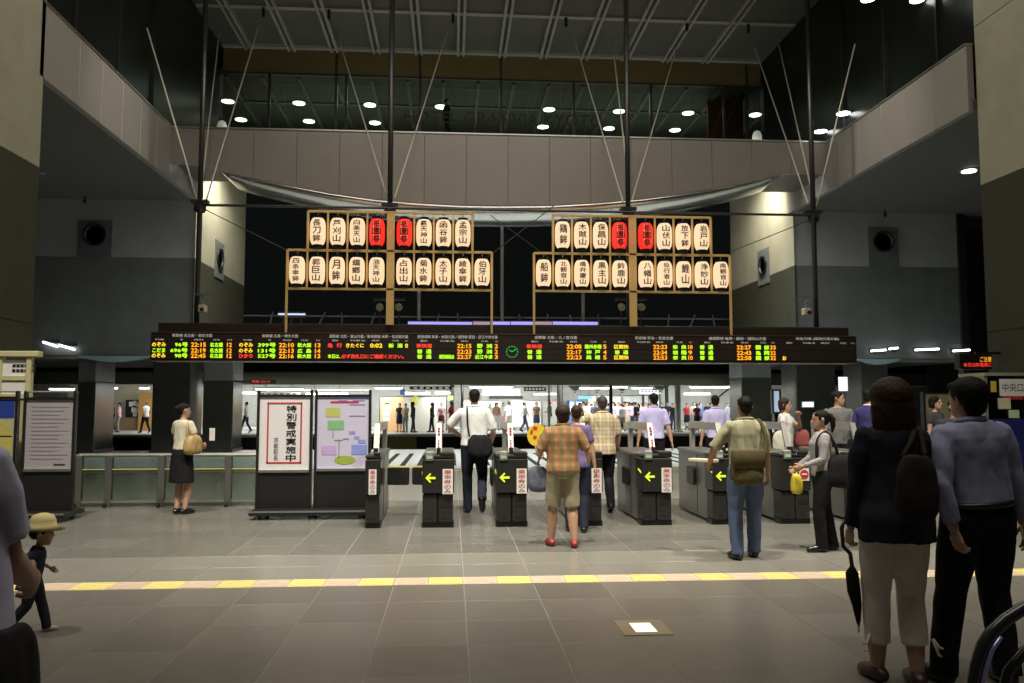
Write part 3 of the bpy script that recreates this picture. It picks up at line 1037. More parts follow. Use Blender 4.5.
def wrap_text(s, red):
    b = MB()
    n = len(s)
    ch = {2: .29, 3: .2, 4: .155}[n]
    w = {2: .215, 3: .215, 4: .18}[n]
    top = n * ch / 2
    for i, cch in enumerate(s):
        v, f, asp = glyphs(cch, 2, .022)
        bm = bmesh.new()
        h = min(ch * .9, w * 1.15)
        z1 = top - i * ch - (ch - h) / 2
        pv = [bm.verts.new((-w / 2 + a * w, 0, z1 - h + q * h)) for a, q in v]
        for fc in f:
            try:
                bm.faces.new([pv[k] for k in fc])
            except ValueError:
                pass
        long_e = [e for e in bm.edges if e.calc_length() > .05]
        bmesh.ops.subdivide_edges(bm, edges=long_e, cuts=2)
        bm.verts.index_update()
        vs = []
        for vv in bm.verts:
            r = rib_r((vv.co.z + LH / 2) / LH) + .007
            th = vv.co.x / .21
            vs.append((r * math.sin(th), -r * math.cos(th), vv.co.z))
        b.add(vs, [tuple(k.index for k in fc.verts) for fc in bm.faces])
        bm.free()
    me = b.mesh('lettering', fix=False)
    return me


ink_red = mat('lantern_ink_red', (.02, .005, .004), .8, var=0)
halo = mat('lantern_halo', (.7, .5, .3), .7, var=0, emit=(1, .62, .38), es=.75)


def rack(xc, rows, side):
    t = thing('lantern_rack', 'timber lantern rack standing on the %s half of the departure board' % side, 'lantern rack', (xc, YR, ZR[0]), 0, 'lantern racks')
    z = [q - ZR[0] for q in ZR]
    hw2, hw1 = PW / 2 + 5 * CW, PW / 2 + 4 * CW
    T = .03

    def bar(nm, x0, x1, z0, z1):
        MB().rbox(x0, x1, -T, T, z0, z1, .006).build(nm, wood, t)
    bar('centre_post', -PW / 2, PW / 2, .22, z[3])
    for s in (-1, 1):
        bar('leg', s * hw2 - T, s * hw2 + T, 0, z[2])
        bar('upright', s * hw1 - T, s * hw1 + T, z[2], z[3])
        for k in range(1, 5):
            xx = s * (PW / 2 + k * CW)
            bar('divider', xx - .022, xx + .022, z[1], z[2])
            if k < 4:
                bar('divider', xx - .022, xx + .022, z[2], z[3])
    bar('rail', -hw2, hw2, z[1] - T, z[1] + T)
    bar('rail', -hw2, hw2, z[2] - T, z[2] + T)
    bar('rail', -hw1, hw1, z[3] - T, z[3] + T)
    for ri, row in enumerate(rows):
        nh = len(row) // 2
        zt = ZR[3] if ri == 0 else ZR[2]
        for k, s in enumerate(row):
            xx = xc - PW / 2 - (nh - k - .5) * CW if k < nh else xc + PW / 2 + (k - nh + .5) * CW
            red = s == '祇園祭'
            nth = ('first', 'second', 'third', 'fourth', 'fifth', 'sixth', 'seventh', 'eighth', 'ninth', 'tenth')[k]
            zc = zt - .54
            lo = thing('paper_lantern', '%s paper lantern lettered %s, %s in the %s row of the %s rack' % ('red' if red else 'white', s, nth, ('upper', 'lower')[ri], side), 'lantern', (xx, YR, zc), 0, 'festival paper lanterns')
            body, cap, hook = LP[1 if red else 0]
            link('shade', body, None, lo)
            link('top_cap', cap, None, lo, loc=(0, 0, LH / 2 - .01))
            o = link('bottom_cap', cap, None, lo, loc=(0, 0, -LH / 2 + .01))
            o.scale = (1, 1, -1)
            link('hook', hook, None, lo, loc=(0, 0, LH / 2 + .06))
            if red:
                b = MB()
                nq = 7
                vs, fs = [], []
                for i in range(2):
                    for j in range(nq + 1):
                        zz = -.3 + .6 * j / nq
                        r = rib_r((zz + LH / 2) / LH) + .003
                        th = (-.085 + .17 * i) / .2
                        vs.append((r * math.sin(th), -r * math.cos(th), zz))
                for j in range(nq):
                    fs.append((j, j + 1, nq + 2 + j, nq + 1 + j))
                b = MB().add(vs, fs)
                b.build('letter_ground', mat('lantern_red_ground', (.7, .2, .1), .7, var=0, emit=(1, .36, .2), es=.95), lo)
            link('lettering', wrap_text(s, red), ink_red if red else ink, lo)
    return t


rack((at(288, 270, YR).x + at(491, 270, YR).x) / 2, [['長刀鉾', '芦刈山', '白楽天山', '祇園祭', '祇園祭', '霰天神山', '函谷鉾', '孟宗山'],
     ['四条傘鉾', '郭巨山', '月鉾', '蟷螂山', '油天神山', '占出山', '菊水鉾', '太子山', '綾傘鉾', '伯牙山']], 'left')
rack((at(534, 270, YR).x + at(730, 270, YR).x) / 2, [['鶏鉾', '木賊山', '保昌山', '祇園祭', '祇園祭', '山伏山', '放下鉾', '岩戸山'],
     ['船鉾', '北観音山', '橋弁慶山', '黒主山', '鈴鹿山', '八幡山', '役行者山', '鯉山', '浄妙山', '南観音山']], 'right')
for n, (pa, pb) in enumerate((((202, 208), (288, 251)), ((471, 270), (555, 205)), ((555, 262), (490, 215)), ((730, 252), (815, 218)))):
    a, c = at(*pa, YR + .1), at(*pb, YR + .1)
    t = thing('guy_wire', 'thin slanting guy wire %s' % ('left of the left rack', 'rising to the right between the racks', 'falling to the right between the racks', 'right of the right rack')[n], 'wire', a)
    MB().tube([(0, 0, 0), c - a], .012, 5).build('wire', steel_dark, t)

# small spot fixtures under the racks
for n, px in enumerate((380, 399, 621, 641)):
    q = at(px, 307, 21.9)
    t = thing('spot_fixture', 'small grey spotlight beside the centre post of the %s rack, %s side' % (('left', 'right')[n // 2], ('left', 'right')[n % 2]), 'spotlight', (q.x, 21.95, 3.645), 0, 'rack spotlights')
    MB().tube([(0, 0, 0), (0, 0, q.z - 3.645 + .12)], .02, 6).build('stem', steel_dark, t)
    MB().tube([(0, -.16, q.z - 3.645 - .03), (0, -.1, q.z - 3.645), (0, .14, q.z - 3.645 + .06)], [.10, .095, .05], 10).build('head', mat('fixture_olive', (.30, .28, .17), .5), t)
    MB().box(-.16, .16, -.1, .02, q.z - 3.645 + .18, q.z - 3.645 + .24).build('visor', steel_dark, t)
for n, (px, py) in enumerate(((203, 309), (806, 312))):
    q = at(px, py, 21.85)
    t = thing('security_camera', 'small cream box camera on the %s hanger pole' % ('leftmost', 'rightmost')[n], 'camera', (q.x, 21.85, q.z))
    MB().rbox(-.09, .09, -.14, .1, -.10, .10, .02).build('body', mat('camera_cream', (.60, .52, .36), .5), t)
    MB().tube([(.02, -.2, -.03), (.02, -.13, -.03)], .05, 10).build('lens', black, t)
    MB().tube([(0, 0, .1), (0, .03, .3), ((.1 if n else -.1), .12, .36)], .015, 6).build('arm', steel, t)
    MB().box(-.18, .18, -.1, .1, .36, .39).build('hood', steel, t)

# ---------------------------------------------------------------- departure board
BX0, BX1, BZ0, BZ1 = at(150, 350, 21.6).x, at(857, 350, 21.6).x, 2.66, 3.36
YBF = 21.6
board = thing('departure_board', 'long dark departure board with glowing rows of train times', 'departure board', ((BX0 + BX1) / 2, YBF, 2.66))
bc = (BX0 + BX1) / 2
bh = mat('board_brown', (.040, .024, .018), .45, var=.1)
bf = mat('board_face', (.012, .010, .009), .35, var=.1)
MB().rbox(BX0 - bc, BX1 - bc, 0, .66, 0, .70, .02).build('housing', bh, board)
MB().rbox(BX0 - bc + .1, BX1 - bc - .1, .22, .66, .72, .98, .02).build('upper_housing', bh, board)
MB().box(BX0 - bc, BX1 - bc, -.02, .66, .70, .725).build('top_trim', mat('board_trim', (.16, .12, .09), .4, metal=.4), board)
MB().box(BX0 - bc, BX1 - bc, -.02, .66, -.02, .0).build('bottom_trim', mat('board_trim', (.16, .12, .09), .4), board)
slat = mat('led_slat', (.040, .030, .024), .4, var=.1)


def zb(py):
    return at(500, py, YBF).z - 2.66


def xb(px):
    return at(px, 350, YBF).x - bc


rowz = [zb(346.2), zb(351.8), zb(357.0)]
RH = .118
for (sx0, sx1) in ((151, 236), (239, 322), (326, 408), (412, 500), (524, 612), (614, 698), (700, 778), (781, 855)):
    for zz in rowz:
        MB().box(xb(sx0), xb(sx1), -.012, 0, zz - RH / 2 - .006, zz + RH / 2 + .006).build('led_row', slat, board)
GREEN = glow('led_green', (.46, 1.0, .02), 1.25)
ORANGE = glow('led_orange', (1.0, .36, .015), 1.35)
AMBER = glow('led_amber', (1.0, .62, .03), 1.3)
RED = glow('led_red', (1.0, .05, .03), 1.2)
WHITE = mat('header_white', (.75, .73, .68), .6, var=0, emit=(.8, .78, .72), es=.32)
led = {'g': GREEN, 'o': ORANGE, 'a': AMBER, 'r': RED, 'w': WHITE}


def led_text(s, px0, px1, z, h, c, name='led_text'):
    if '  ' in s:
        l, r_ = s.split('  ')
        w_ = px1 - px0
        led_text(l, px0, px0 + w_ * .38, z, h, c, name)
        led_text(r_, px1 - w_ * .38, px1, z, h, c, name)
        return
    b = MB()
    put_text(b, s, xb(px0), xb(px1), z - h / 2, z + h / 2, -.016, 0, 0.0 if name == 'header_text' else .028)
    o = b.build(name, led[c], board)
    if name == 'header_text':
        o['kind'] = 'stuff'


HZ, HS = zb(337.2), zb(341.4)
rows = [
    # section, header text span, (row texts)
    (('新幹線 名古屋・東京方面', 172, 212), [('列車', 155, 164), ('号', 180, 183), ('時刻', 194, 203), ('行先', 213, 220), ('のりば', 227, 232)],
     [[('のぞみ', 152, 166, 'a'), ('96号', 175, 188, 'g'), ('22:15', 191, 206, 'o'), ('名古屋', 210, 223, 'g'), ('12', 227, 232, 'o')],
      [('こだま', 152.5, 165.5, 'g'), ('696号', 170.5, 188, 'g'), ('22:19', 191, 206, 'o'), ('名古屋', 210, 223, 'g'), ('12', 227, 232, 'o')],
      [('のぞみ', 152, 166, 'a'), ('98号', 175, 188, 'g'), ('22:45', 191, 206, 'o'), ('名古屋', 210, 223, 'g'), ('12', 227, 232, 'o')]]),
    (('新幹線 広島・博多方面', 262, 298), [('列車', 243, 252), ('号', 268, 271), ('時刻', 283, 291), ('行先', 301, 308), ('のりば', 316, 320)],
     [[('のぞみ', 239, 253, 'a'), ('399号', 258, 276, 'g'), ('22:10', 279, 294, 'o'), ('新大阪', 297.5, 311.5, 'g'), ('13', 315, 320.5, 'o')],
      [('のぞみ', 239, 253, 'a'), ('131号', 258, 276, 'g'), ('22:13', 279, 294, 'o'), ('広  島', 297.5, 311.5, 'g'), ('14', 315, 320.5, 'o')],
      [('ひかり', 239, 253, 'r'), ('527号', 258, 276, 'g'), ('22:16', 279, 294, 'o'), ('新大阪', 297.5, 311.5, 'g'), ('13', 315, 320.5, 'o')]]),
    (('湖西線 北陸・富山方面／東海道線 米原・名古屋方面', 329, 408), [('種別', 332, 338), ('列車名', 350, 365), ('時刻', 372, 379), ('行先', 392, 399), ('のりば', 405, 408)],
     [[('急  行', 327.5, 342, 'r'), ('きたぐに', 346, 364, 'a'), ('0:02', 370, 382.5, 'a'), ('新  潟', 388.5, 402.5, 'g'), ('0', 405, 408, 'a')],
      [],
      [('本日は、', 328, 340.5, 'g'), ('必ず改札口にご確認ください。', 341.5, 404, 'r')]]),
    (('琵琶湖線 草津・米原方面／湖西線 堅田・近江今津方面', 417.5, 497.5), [('種別', 420, 427), ('列車名', 440, 454), ('時刻', 461, 468), ('行先', 481, 488), ('のりば', 495, 498)],
     [[('新快速', 416.5, 432, 'r'), ('22:15', 457, 471.5, 'o'), ('野  洲', 477, 492, 'g'), ('2', 494.5, 498, 'o')],
      [('普  通', 417, 431.5, 'g'), ('22:23', 457, 471.5, 'o'), ('野  洲', 477, 492, 'g'), ('2', 494.5, 498, 'o')],
      [('普  通', 417, 431.5, 'g'), ('湖西線経由', 439, 454, 'g'), ('22:27', 457, 471.5, 'o'), ('近江今津', 475, 492.5, 'g'), ('3', 494.5, 498, 'o')]]),
    (('京都線 大阪・三ノ宮方面', 534.5, 577), [('種別', 531, 538), ('列車名', 549, 563), ('時刻', 570, 577), ('行先', 590, 597), ('のりば', 603, 606)],
     [[('新快速', 526.5, 542, 'r'), ('22:08', 566.5, 581.5, 'o'), ('播州赤穂', 584.5, 601.5, 'g'), ('5', 603, 606.5, 'o')],
      [('普  通', 527, 541.5, 'g'), ('22:17', 566.5, 581.5, 'o'), ('神  戸', 586, 600, 'g'), ('4', 603, 606.5, 'o')],
      [('普  通', 527, 541.5, 'g'), ('22:23', 566.5, 581.5, 'o'), ('高  槻', 586, 600, 'g'), ('5', 603, 606.5, 'o')]]),
    (('奈良線 宇治・奈良方面', 635, 673), [('種別', 618, 625), ('列車名', 637, 650), ('時刻', 656, 663), ('行先', 676, 683), ('のりば', 689, 692)],
     [[('区間快', 614, 628.5, 'a'), ('22:23', 653, 667, 'o'), ('奈  良', 672.5, 686.5, 'g'), ('10', 688, 692.5, 'o')],
      [('普  通', 614.5, 628, 'g'), ('22:34', 653, 667, 'o'), ('城  陽', 672.5, 686.5, 'g'), ('9', 688, 692, 'o')],
      [('区間快', 614, 628.5, 'a'), ('22:53', 653, 667, 'o'), ('奈  良', 672.5, 686.5, 'g'), ('10', 688, 692.5, 'o')]]),
    (('嵯峨野線 亀岡・園部・福知山方面', 709, 766), [('種別', 704, 710), ('列車名', 721, 733), ('時刻', 741, 748), ('行先', 760, 766), ('のりば', 771, 774.5)],
     [[('普  通', 699.5, 713, 'g'), ('22:27', 736.5, 751, 'o'), ('園  部', 755.5, 769, 'g'), ('33', 770, 775.5, 'o')],
      [('普  通', 699.5, 713, 'g'), ('22:43', 736.5, 751, 'o'), ('亀  岡', 755.5, 769, 'g'), ('32', 770, 775.5, 'o')],
      [('普  通', 699.5, 713, 'g'), ('22:58', 736.5, 751, 'o'), ('園  部', 755.5, 769, 'g'), ('32', 770, 775.5, 'o')]]),
    (('特急列車 (関西空港方面)', 796, 839), [('種別', 786, 792), ('列車名', 803, 815), ('時刻', 821, 829), ('行先', 840, 846), ('のりば', 851, 854.5)],
     [[], [], [('お', 782, 786, 'a')]]),
]
for head, subs, rr in rows:
    led_text(head[0], head[1], head[2], HZ, .085, 'w', 'header_text')
    for s, a, c in subs:
        led_text(s, a, c, HS, .045, 'w', 'header_text')
    for r, line in enumerate(rr):
        for s, a, c, q in line:
            led_text(s, a, c, rowz[r], RH * .96, q)
# analogue clock of green dots
b = MB()
cx, cz, cr = xb(512), rowz[1], .145
for k in range(12):
    t = 2 * PI * k / 12
    b.cbox((cx + cr * math.cos(t), -.016, cz + cr * math.sin(t)), (.028, .006, .028))
    for e in (-.17, .17):
        b.cbox((cx + cr * math.cos(t + e), -.016, cz + cr * math.sin(t + e)), (.012, .006, .012))
for ang, ln in ((R(35), .12), (R(150), .085)):
    b.tube([(cx, -.018, cz), (cx + ln * math.cos(ang), -.018, cz + ln * math.sin(ang))], .012, 5)
b.build('clock_face', glow('clock_green', (.03, .55, .12), .8), board)
tag(board.children[-1], label='round green analogue clock')
# ---------------------------------------------------------------- ticket gates
YGT = 10.56
gate_side = mat('gate_stainless', (.22, .22, .21), .33, metal=.55, var=.08, scale=10)
gate_blk = mat('gate_black', (.020, .020, .018), .28, var=.1, scale=20)
gate_top = mat('gate_top', (.42, .41, .38), .3, metal=.5, var=.06)
arrow_g = glow('arrow_lime', (.80, 1.0, .02), 1.0)
disp_g = glow('display_green', (.45, .75, .42), .6)
sign_w = mat('sign_white', (.72, .70, .67), .5, var=.03)
sign_r = mat('sign_red', (.45, .03, .05), .5, var=.05)
sign_k = mat('sign_black', (.02, .02, .02), .5, var=.05)


def gate(label, px_r, W=.40, arrow=True, sign=True, noentry=False, arch=True, plate=True):
    xr_ = at(px_r, 510, YGT).x
    t = thing('ticket_gate', label, 'ticket gate', (xr_ - W / 2, YGT, 0), 0, 'ticket gates')
    h = W / 2
    MB().rbox(-h + .02, h - .02, .28, 1.7, .03, .88, .012).build('cabinet', gate_side, t)
    MB().box(-h + .015, h - .015, .75, .765, .05, .87).build('seam', gate_blk, t)
    n = 2 if W > .3 else 1
    for k in range(n):
        a = -h + .005 + k * (2 * h - .01) / n
        c = a + (2 * h - .01) / n - .008
        d = MB().rbox(a, c, .03, .3, .07, .42, .012).build('service_door', gate_blk, t)
        lk = MB()
        mx = (a + c) / 2
        lk.tube([(mx, .022, .15), (mx, .035, .15)], .028, 12)
        lk.build('lock', steel_dark, d)
    if n == 2:
        MB().box(h * .2, h * .8, .025, .032, .26, .32).build('vent', black, t)
    MB().box(-h, h, .06, .3, .0, .07).build('kick_plate', black, t)
    MB().rbox(-h, h, 0, .36, .43, .86, .014).build('front_unit', gate_blk, t)
    MB().rbox(-h, h, .0, .36, .865, .91, .012).build('front_deck', gate_blk, t)
    MB().rbox(-h, h, .365, 1.7, .865, .915, .012).build('top_deck', gate_side, t)
    MB().rbox(h * .1, h * .98, -.005, .2, .90, .945, .01).build('reader', gate_blk, t)
    if W > .3:
        dm = MB().rbox(-h * .8, -h * .3, -.02, .06, .84, .955, .01).build('ticket_slot', gate_top, t)
        MB().box(-h * .72, -h * .38, -.026, -.02, .865, .90).build('display', disp_g, dm)
    if arrow:
        b = MB()
        cx, cz, s = -h * .48, .625, .062
        b.prism([(cx - s * 1.05, cz), (cx - s * .05, cz + s), (cx + s * .12, cz + s * .75), (cx - s * .35, cz + s * .22), (cx + s, cz + s * .22), (cx + s, cz - s * .22), (cx - s * .35, cz - s * .22),
                 (cx + s * .12, cz - s * .75), (cx - s * .05, cz - s)], 'y', -.012, -.002)
        b.build('arrow', arrow_g, t)
        MB().prism([(.03, .69), (.03, .665), (.2, .70), (.2, .72)], 'x', -h - .004, -h).build('side_stripe', arrow_g, t)
    if sign:
        x0, x1 = (h * .28, h * .92) if W > .3 else (-h * .5, h * .5)
        sg = MB().box(x0, x1, -.012, -.002, .425, .735).build('sign', sign_w, t)
        b = MB()
        put_vertical(b, '乗車券', (x0 + x1) / 2, (x1 - x0) * .72, .725, .06, -.015)
        b.build('lettering', sign_r, sg)
        b = MB()
        put_vertical(b, 'のみ', (x0 + x1) / 2, (x1 - x0) * .66, .54, .056, -.015)
        b.build('lettering', mat('sign_dark_red', (.22, .03, .05), .5), sg)
    if noentry:
        sg = MB().box(h * .2, h * .85, -.012, -.002, .56, .72).build('sign', sign_w, t)
        MB().tube([(h * .52, -.02, .645), (h * .52, -.012, .645)], .056, 16).build('no_entry_disc', mat('noentry_red', (.55, .02, .03), .5), sg)
        MB().box(h * .52 - .035, h * .52 + .035, -.024, -.02, .635, .655).build('no_entry_bar', sign_w, sg)
    if arch:
        xx = 0.0 if W > .3 else h * .2
        MB().box(xx - .03, xx + .03, 1.54, 1.62, .915, 1.2).build('arch_post', gate_top, t)
        MB().box(xx - .035, xx + .035, .40, 1.62, 1.2, 1.30).build('arch_rail', gate_top, t)
        pl = MB().prism([(.20, .925), (.24, .925), (.42, 1.30), (.38, 1.30)], 'x', xx - .035, xx + .035).build('arch_plate', sign_w if plate else gate_top, t)
        for k in range(6 if plate else 0):
            u = (.2, .3, .4, .62, .72, .82)[k]
            e = .009 if k < 3 else .015
            MB().cbox((xx, .20 + u * .18 - .012, .925 + u * .375), (2 * e, .01, .022)).build('plate_mark', sign_r, pl)
        MB().box(xx - .028, xx + .028, .17, .27, .90, .99).build('arch_foot', gate_blk, t)
    return t


g0 = gate('narrow ticket gate cabinet at the left end beside the map stand', 380, .19, False, True, plate=False)
g1 = gate('ticket gate with lime arrow, first wide one left of the walking man', 454)
g2 = gate('ticket gate with lime arrow, just right of the walking man', 528)
g3 = gate('ticket gate mostly hidden behind the person in khaki shorts', 603, arrow=False)
g4 = gate('ticket gate with lime arrow standing alone between the plaid shirts', 673)
g5 = gate('ticket gate with lime arrow partly behind the man in jeans', 744, sign=False, plate=False)
g6 = gate('ticket gate with a red no-entry sign by the ponytailed woman', 812, arrow=False, sign=False, noentry=True, plate=False)
g7 = gate('ticket gate half hidden between the ponytailed woman and the couple', 884, arrow=False, sign=False, plate=False)
# flap doors closed in the leftmost lane
for s, (gt, x0, x1) in enumerate(((g0, .1, .40), (g1, -.375, -.2))):
    fl_ = MB().rbox(x0, x1, 1.05, 1.09, .44, .68, .015).build('flap_door', black, gt)
    MB().box(x0, x1, 1.045, 1.095, .68, .692).build('flap_edge', mat('flap_yellow', (.7, .6, .15), .5), fl_)
for gt in (g2, g4, g5, g6):
    fl_ = MB().rbox(-.235, -.2, .75, 1.1, .44, .68, .012).build('flap_door', black, gt)

# ---------------------------------------------------------------- poster stands
frame_k = mat('stand_black', (.014, .014, .014), .35, var=.1)
print_grey = mat('print_grey', (.30, .29, .33), .6, var=.25, scale=30)


def stand(label, px0, px1, ytop, ybase, Y, panels, base_px=None, low=True):
    """poster stand with side uprights, lower black panel and castor base"""
    a, c = at(px0, ybase, Y), at(px1, ytop, Y)
    cx = (a.x + c.x) / 2
    t = thing('poster_stand', label, 'poster stand', (cx, Y, 0))
    H = c.z
    hw = (c.x - a.x) / 2
    res = []
    for (p0, p1, py0, py1, m, nm) in panels:
        q0, q1 = at(p0, py1, Y), at(p1, py0, Y)
        x0, x1 = q0.x - cx, q1.x - cx
        fr = MB()
        e = .035
        fr.box(x0 - e, x0, -.02, .05, .12, H).box(x1, x1 + e, -.02, .05, .12, H)
        fr.box(x0, x1, -.02, .05, q1.z, q1.z + e)
        fr.build('frame', frame_k, t)
        MB().box(x0, x1, -.03, .04, q0.z - e, q0.z).build('ledge', steel, t)
        MB().tube([(x0 - e, .0, H - .01), (x1 + e, .0, H - .01)], .012, 6).build('top_bar', steel, t)
        pn = MB().box(x0, x1, 0, .03, q0.z, q1.z).build(nm, m, t)
        if low:
            MB().box(x0, x1, -.005, .035, .12, q0.z - e).build('lower_panel', frame_k, t)
        res.append((pn, x0, x1, q0.z, q1.z))
    b = MB().rbox(-hw - .03, hw + .03, -.32, .32, .055, .12, .01)
    b.build('base', frame_k, t)
    MB().box(-hw - .03, hw + .03, -.325, -.32, .1, .125).build('base_trim', steel, t)
    for xx in (-hw + .1, 0, hw - .1):
        for yy in (-.25, .25):
            MB().tube([(xx - .02, yy, .03), (xx + .02, yy, .03)], .03, 10).build('castor', black, t)
    return t, res


poster_w = mat('poster_white', (.66, .65, .66), .5, var=.03)
poster_l = mat('poster_lilac', (.50, .48, .62), .5, var=.05)
t, res = stand('double poster stand with black warning lettering and a route map', 256, 371, 390, 514, 11.75,
               [(258.5, 310.5, 397, 470, poster_w, 'warning_poster'), (316.5, 369, 397, 468.5, poster_l, 'map_poster')])
pn, x0, x1, z0, z1 = res[0]
W_, H_ = x1 - x0, z1 - z0


def U(u, v):
    return x0 + W_ * u, z1 - H_ * v


b = MB()
u0, v0, u1, v1, e = .15, .075, .84, .915, .028
for (a0, b0, a1, b1) in ((u0, v0, u1, v0 + e * .8), (u0, v1 - e * .8, u1, v1), (u0, v0, u0 + e * 1.1, v1), (u1 - e * 1.1, v0, u1, v1)):
    (xa, za), (xc, zc) = U(a0, b1), U(a1, b0)
    b.box(xa, xc, -.004, 0, za, zc)
b.build('red_border', sign_r, pn)
b = MB()
xx, zz = U(.63, .115)
put_vertical(b, '特別警戒実施中', xx, W_ * .20, zz, H_ * .112, -.005, 0, .015)
b.build('lettering', sign_k, pn)
b = MB()
xx, zz = U(.335, .555)
put_vertical(b, '京都駅長', xx, W_ * .09, zz, H_ * .082, -.005)
b.build('lettering', sign_k, pn)
pn, x0, x1, z0, z1 = res[1]
W_, H_ = x1 - x0, z1 - z0


def patch(name, u0, v0, u1, v1, m, rnd=False):
    (xa, za), (xc, zc) = U(u0, v1), U(u1, v0)
    b = MB()
    if rnd:
        n = 20
        b.prism([((xa + xc) / 2 + (xc - xa) / 2 * math.cos(2 * PI * k / n), (za + zc) / 2 + (zc - za) / 2 * math.sin(2 * PI * k / n)) for k in range(n)], 'y', -.004, 0)
    else:
        b.box(xa, xc, -.004, 0, za, zc)
    return b.build(name, m, pn)


patch('map_zone', .16, .15, .44, .28, mat('map_olive', (.42, .45, .12), .5))
patch('map_zone', .20, .33, .52, .46, mat('map_green', (.20, .42, .20), .5))
patch('map_zone', .09, .68, .38, .81, mat('map_purple', (.46, .33, .60), .5))
patch('map_zone', .67, .67, .97, .81, mat('map_blue', (.22, .28, .62), .5))
patch('map_zone', .34, .82, .75, .945, mat('map_leaf', (.30, .38, .06), .5), True)
for k, (a0, b0, a1, b1) in enumerate(((.62, .48, .74, .52), (.72, .55, .82, .59), (.80, .60, .95, .65), (.40, .03, .58, .055), (.68, .03, .92, .055))):
    patch('map_mark', a0, b0, a1, b1, mat('map_blue', (.22, .28, .62), .5))
patch('map_title', .25, .06, .80, .085, sign_r)
for (a0, b0, a1, b1) in ((.30, .47, .315, .58), (.42, .60, .435, .86), (.33, .60, .50, .615), (.5, .58, .62, .595), (.62, .10, .93, .115), (.62, .26, .93, .275)):
    patch('map_line', a0, b0, a1, b1, mat('map_line', (.25, .23, .30), .5))

t, res = stand('single poster stand with a large grey text sheet near the left edge', 21, 77, 391, 515, 11.7, [(24, 74, 400, 469, mat('poster_greylilac', (.34, .315, .345), .5, var=.04), 'text_sheet')])
pn, x0, x1, z0, z1 = res[0]
W_, H_ = x1 - x0, z1 - z0
tl = mat('text_line_grey', (.29, .265, .295), .6)
for k in range(14):
    patch('text_line', .12, .09 + k * .058, .9 - (.1 * (k % 3)), .105 + k * .058, tl)
patch('text_line', .62, .93, .86, .95, sign_k)
t, res = stand('poster stand with a blue and yellow leaflet board cut by the left edge', -42, 19, 391, 515, 11.8, [(-40, 16, 399, 470, mat('poster_sand', (.42, .40, .24), .5, var=.1), 'leaflet_sheet')])
pn, x0, x1, z0, z1 = res[0]
W_, H_ = x1 - x0, z1 - z0
patch('blue_panel', .45, .01, .98, .27, mat('leaflet_blue', (.02, .05, .28), .5))
patch('yellow_swirl', .4, .30, .96, .9, mat('leaflet_yellow', (.50, .44, .12), .5, var=.1), True)
patch('text_line', .55, .52, .95, .54, sign_k)

# cream-framed notice frame by the left pillar
a, c = at(-8, 505, 12.2), at(33, 357, 12.2)
t = thing('notice_frame', 'cream timber notice frame with two white notices by the left pillar', 'notice frame', (a.x, 12.2, 0))
cream = mat('frame_cream', (.55, .52, .28), .5, var=.05)
w = c.x - a.x
for xx in (0, w - .07):
    MB().rbox(xx, xx + .07, -.05, .05, 0, c.z, .008).build('post', cream, t)
MB().rbox(-.1, w + .1, -.08, .08, c.z, c.z + .08, .008).build('roof_bar', cream, t)
for k, (y0, y1) in enumerate(((360, 376), (380, 394))):
    zz0, zz1 = at(10, y1, 12.2).z, at(10, y0, 12.2).z
    pn = MB().box(.07, w - .07, -.02, .02, zz0, zz1).build('notice', paper, t)
    MB().box(.07, w - .07, -.04, .04, zz0 - .06, zz0).build('rail', cream, t)
    if k == 0:
        for r in range(2):
            b = MB()
            zz = zz1 - .06 - r * .07
            for q in range(6):
                b.box(.2 + q * .055, .245 + q * .055, -.024, -.02, zz - .045, zz)
            b.build('print_line', sign_k, pn)
MB().box(.07, w - .07, -.02, .02, .4, at(10, 396, 12.2).z - .06).build('lower_panel', mat('frame_panel', (.40, .38, .20), .5), t)

# ---------------------------------------------------------------- glass railing left of the stands
YFN = 13.1
zr = at(150, 455, YFN).z
t = thing('glass_railing', 'low steel and glass railing behind the woman in the black skirt', 'railing', (at(160, 500, YFN).x, YFN, 0))
ox = t.location.x
rail_glass = glass('railing_glass', (.62, .68, .64), .06)
rs = mat('railing_steel', (.42, .42, .38), .35, metal=.7)
posts = [78, 108, 161, 228, 262]
for px in posts:
    x = at(px, 500, YFN).x - ox
    MB().rbox(x - .05, x + .05, -.05, .05, 0, zr, .01).build('post', mat('railing_post', (.16, .16, .15), .4, metal=.5), t)
    MB().tube([(x - .02, -.12, .035), (x + .02, -.12, .035)], .035, 10).build('castor', black, t)
for p0, p1 in zip(posts, posts[1:]):
    x0, x1 = at(p0, 500, YFN).x - ox + .05, at(p1, 500, YFN).x - ox - .05
    MB().box(x0, x1, -.006, .006, .1, zr - .02).build('pane', rail_glass, t)
    MB().box(x0, x1, -.02, .02, .06, .1).build('bottom_rail', rs, t)
    MB().box(x0, x1, -.01, -.007, zr - .22, zr - .205).build('pane_line', mat('pane_yellow', (.55, .52, .2), .5), t)
x0, x1 = at(posts[0], 500, YFN).x - ox, at(posts[-1], 500, YFN).x - ox
MB().tube([(x0, 0, zr), (x1, 0, zr)], .03, 8).build('top_rail', rs, t)

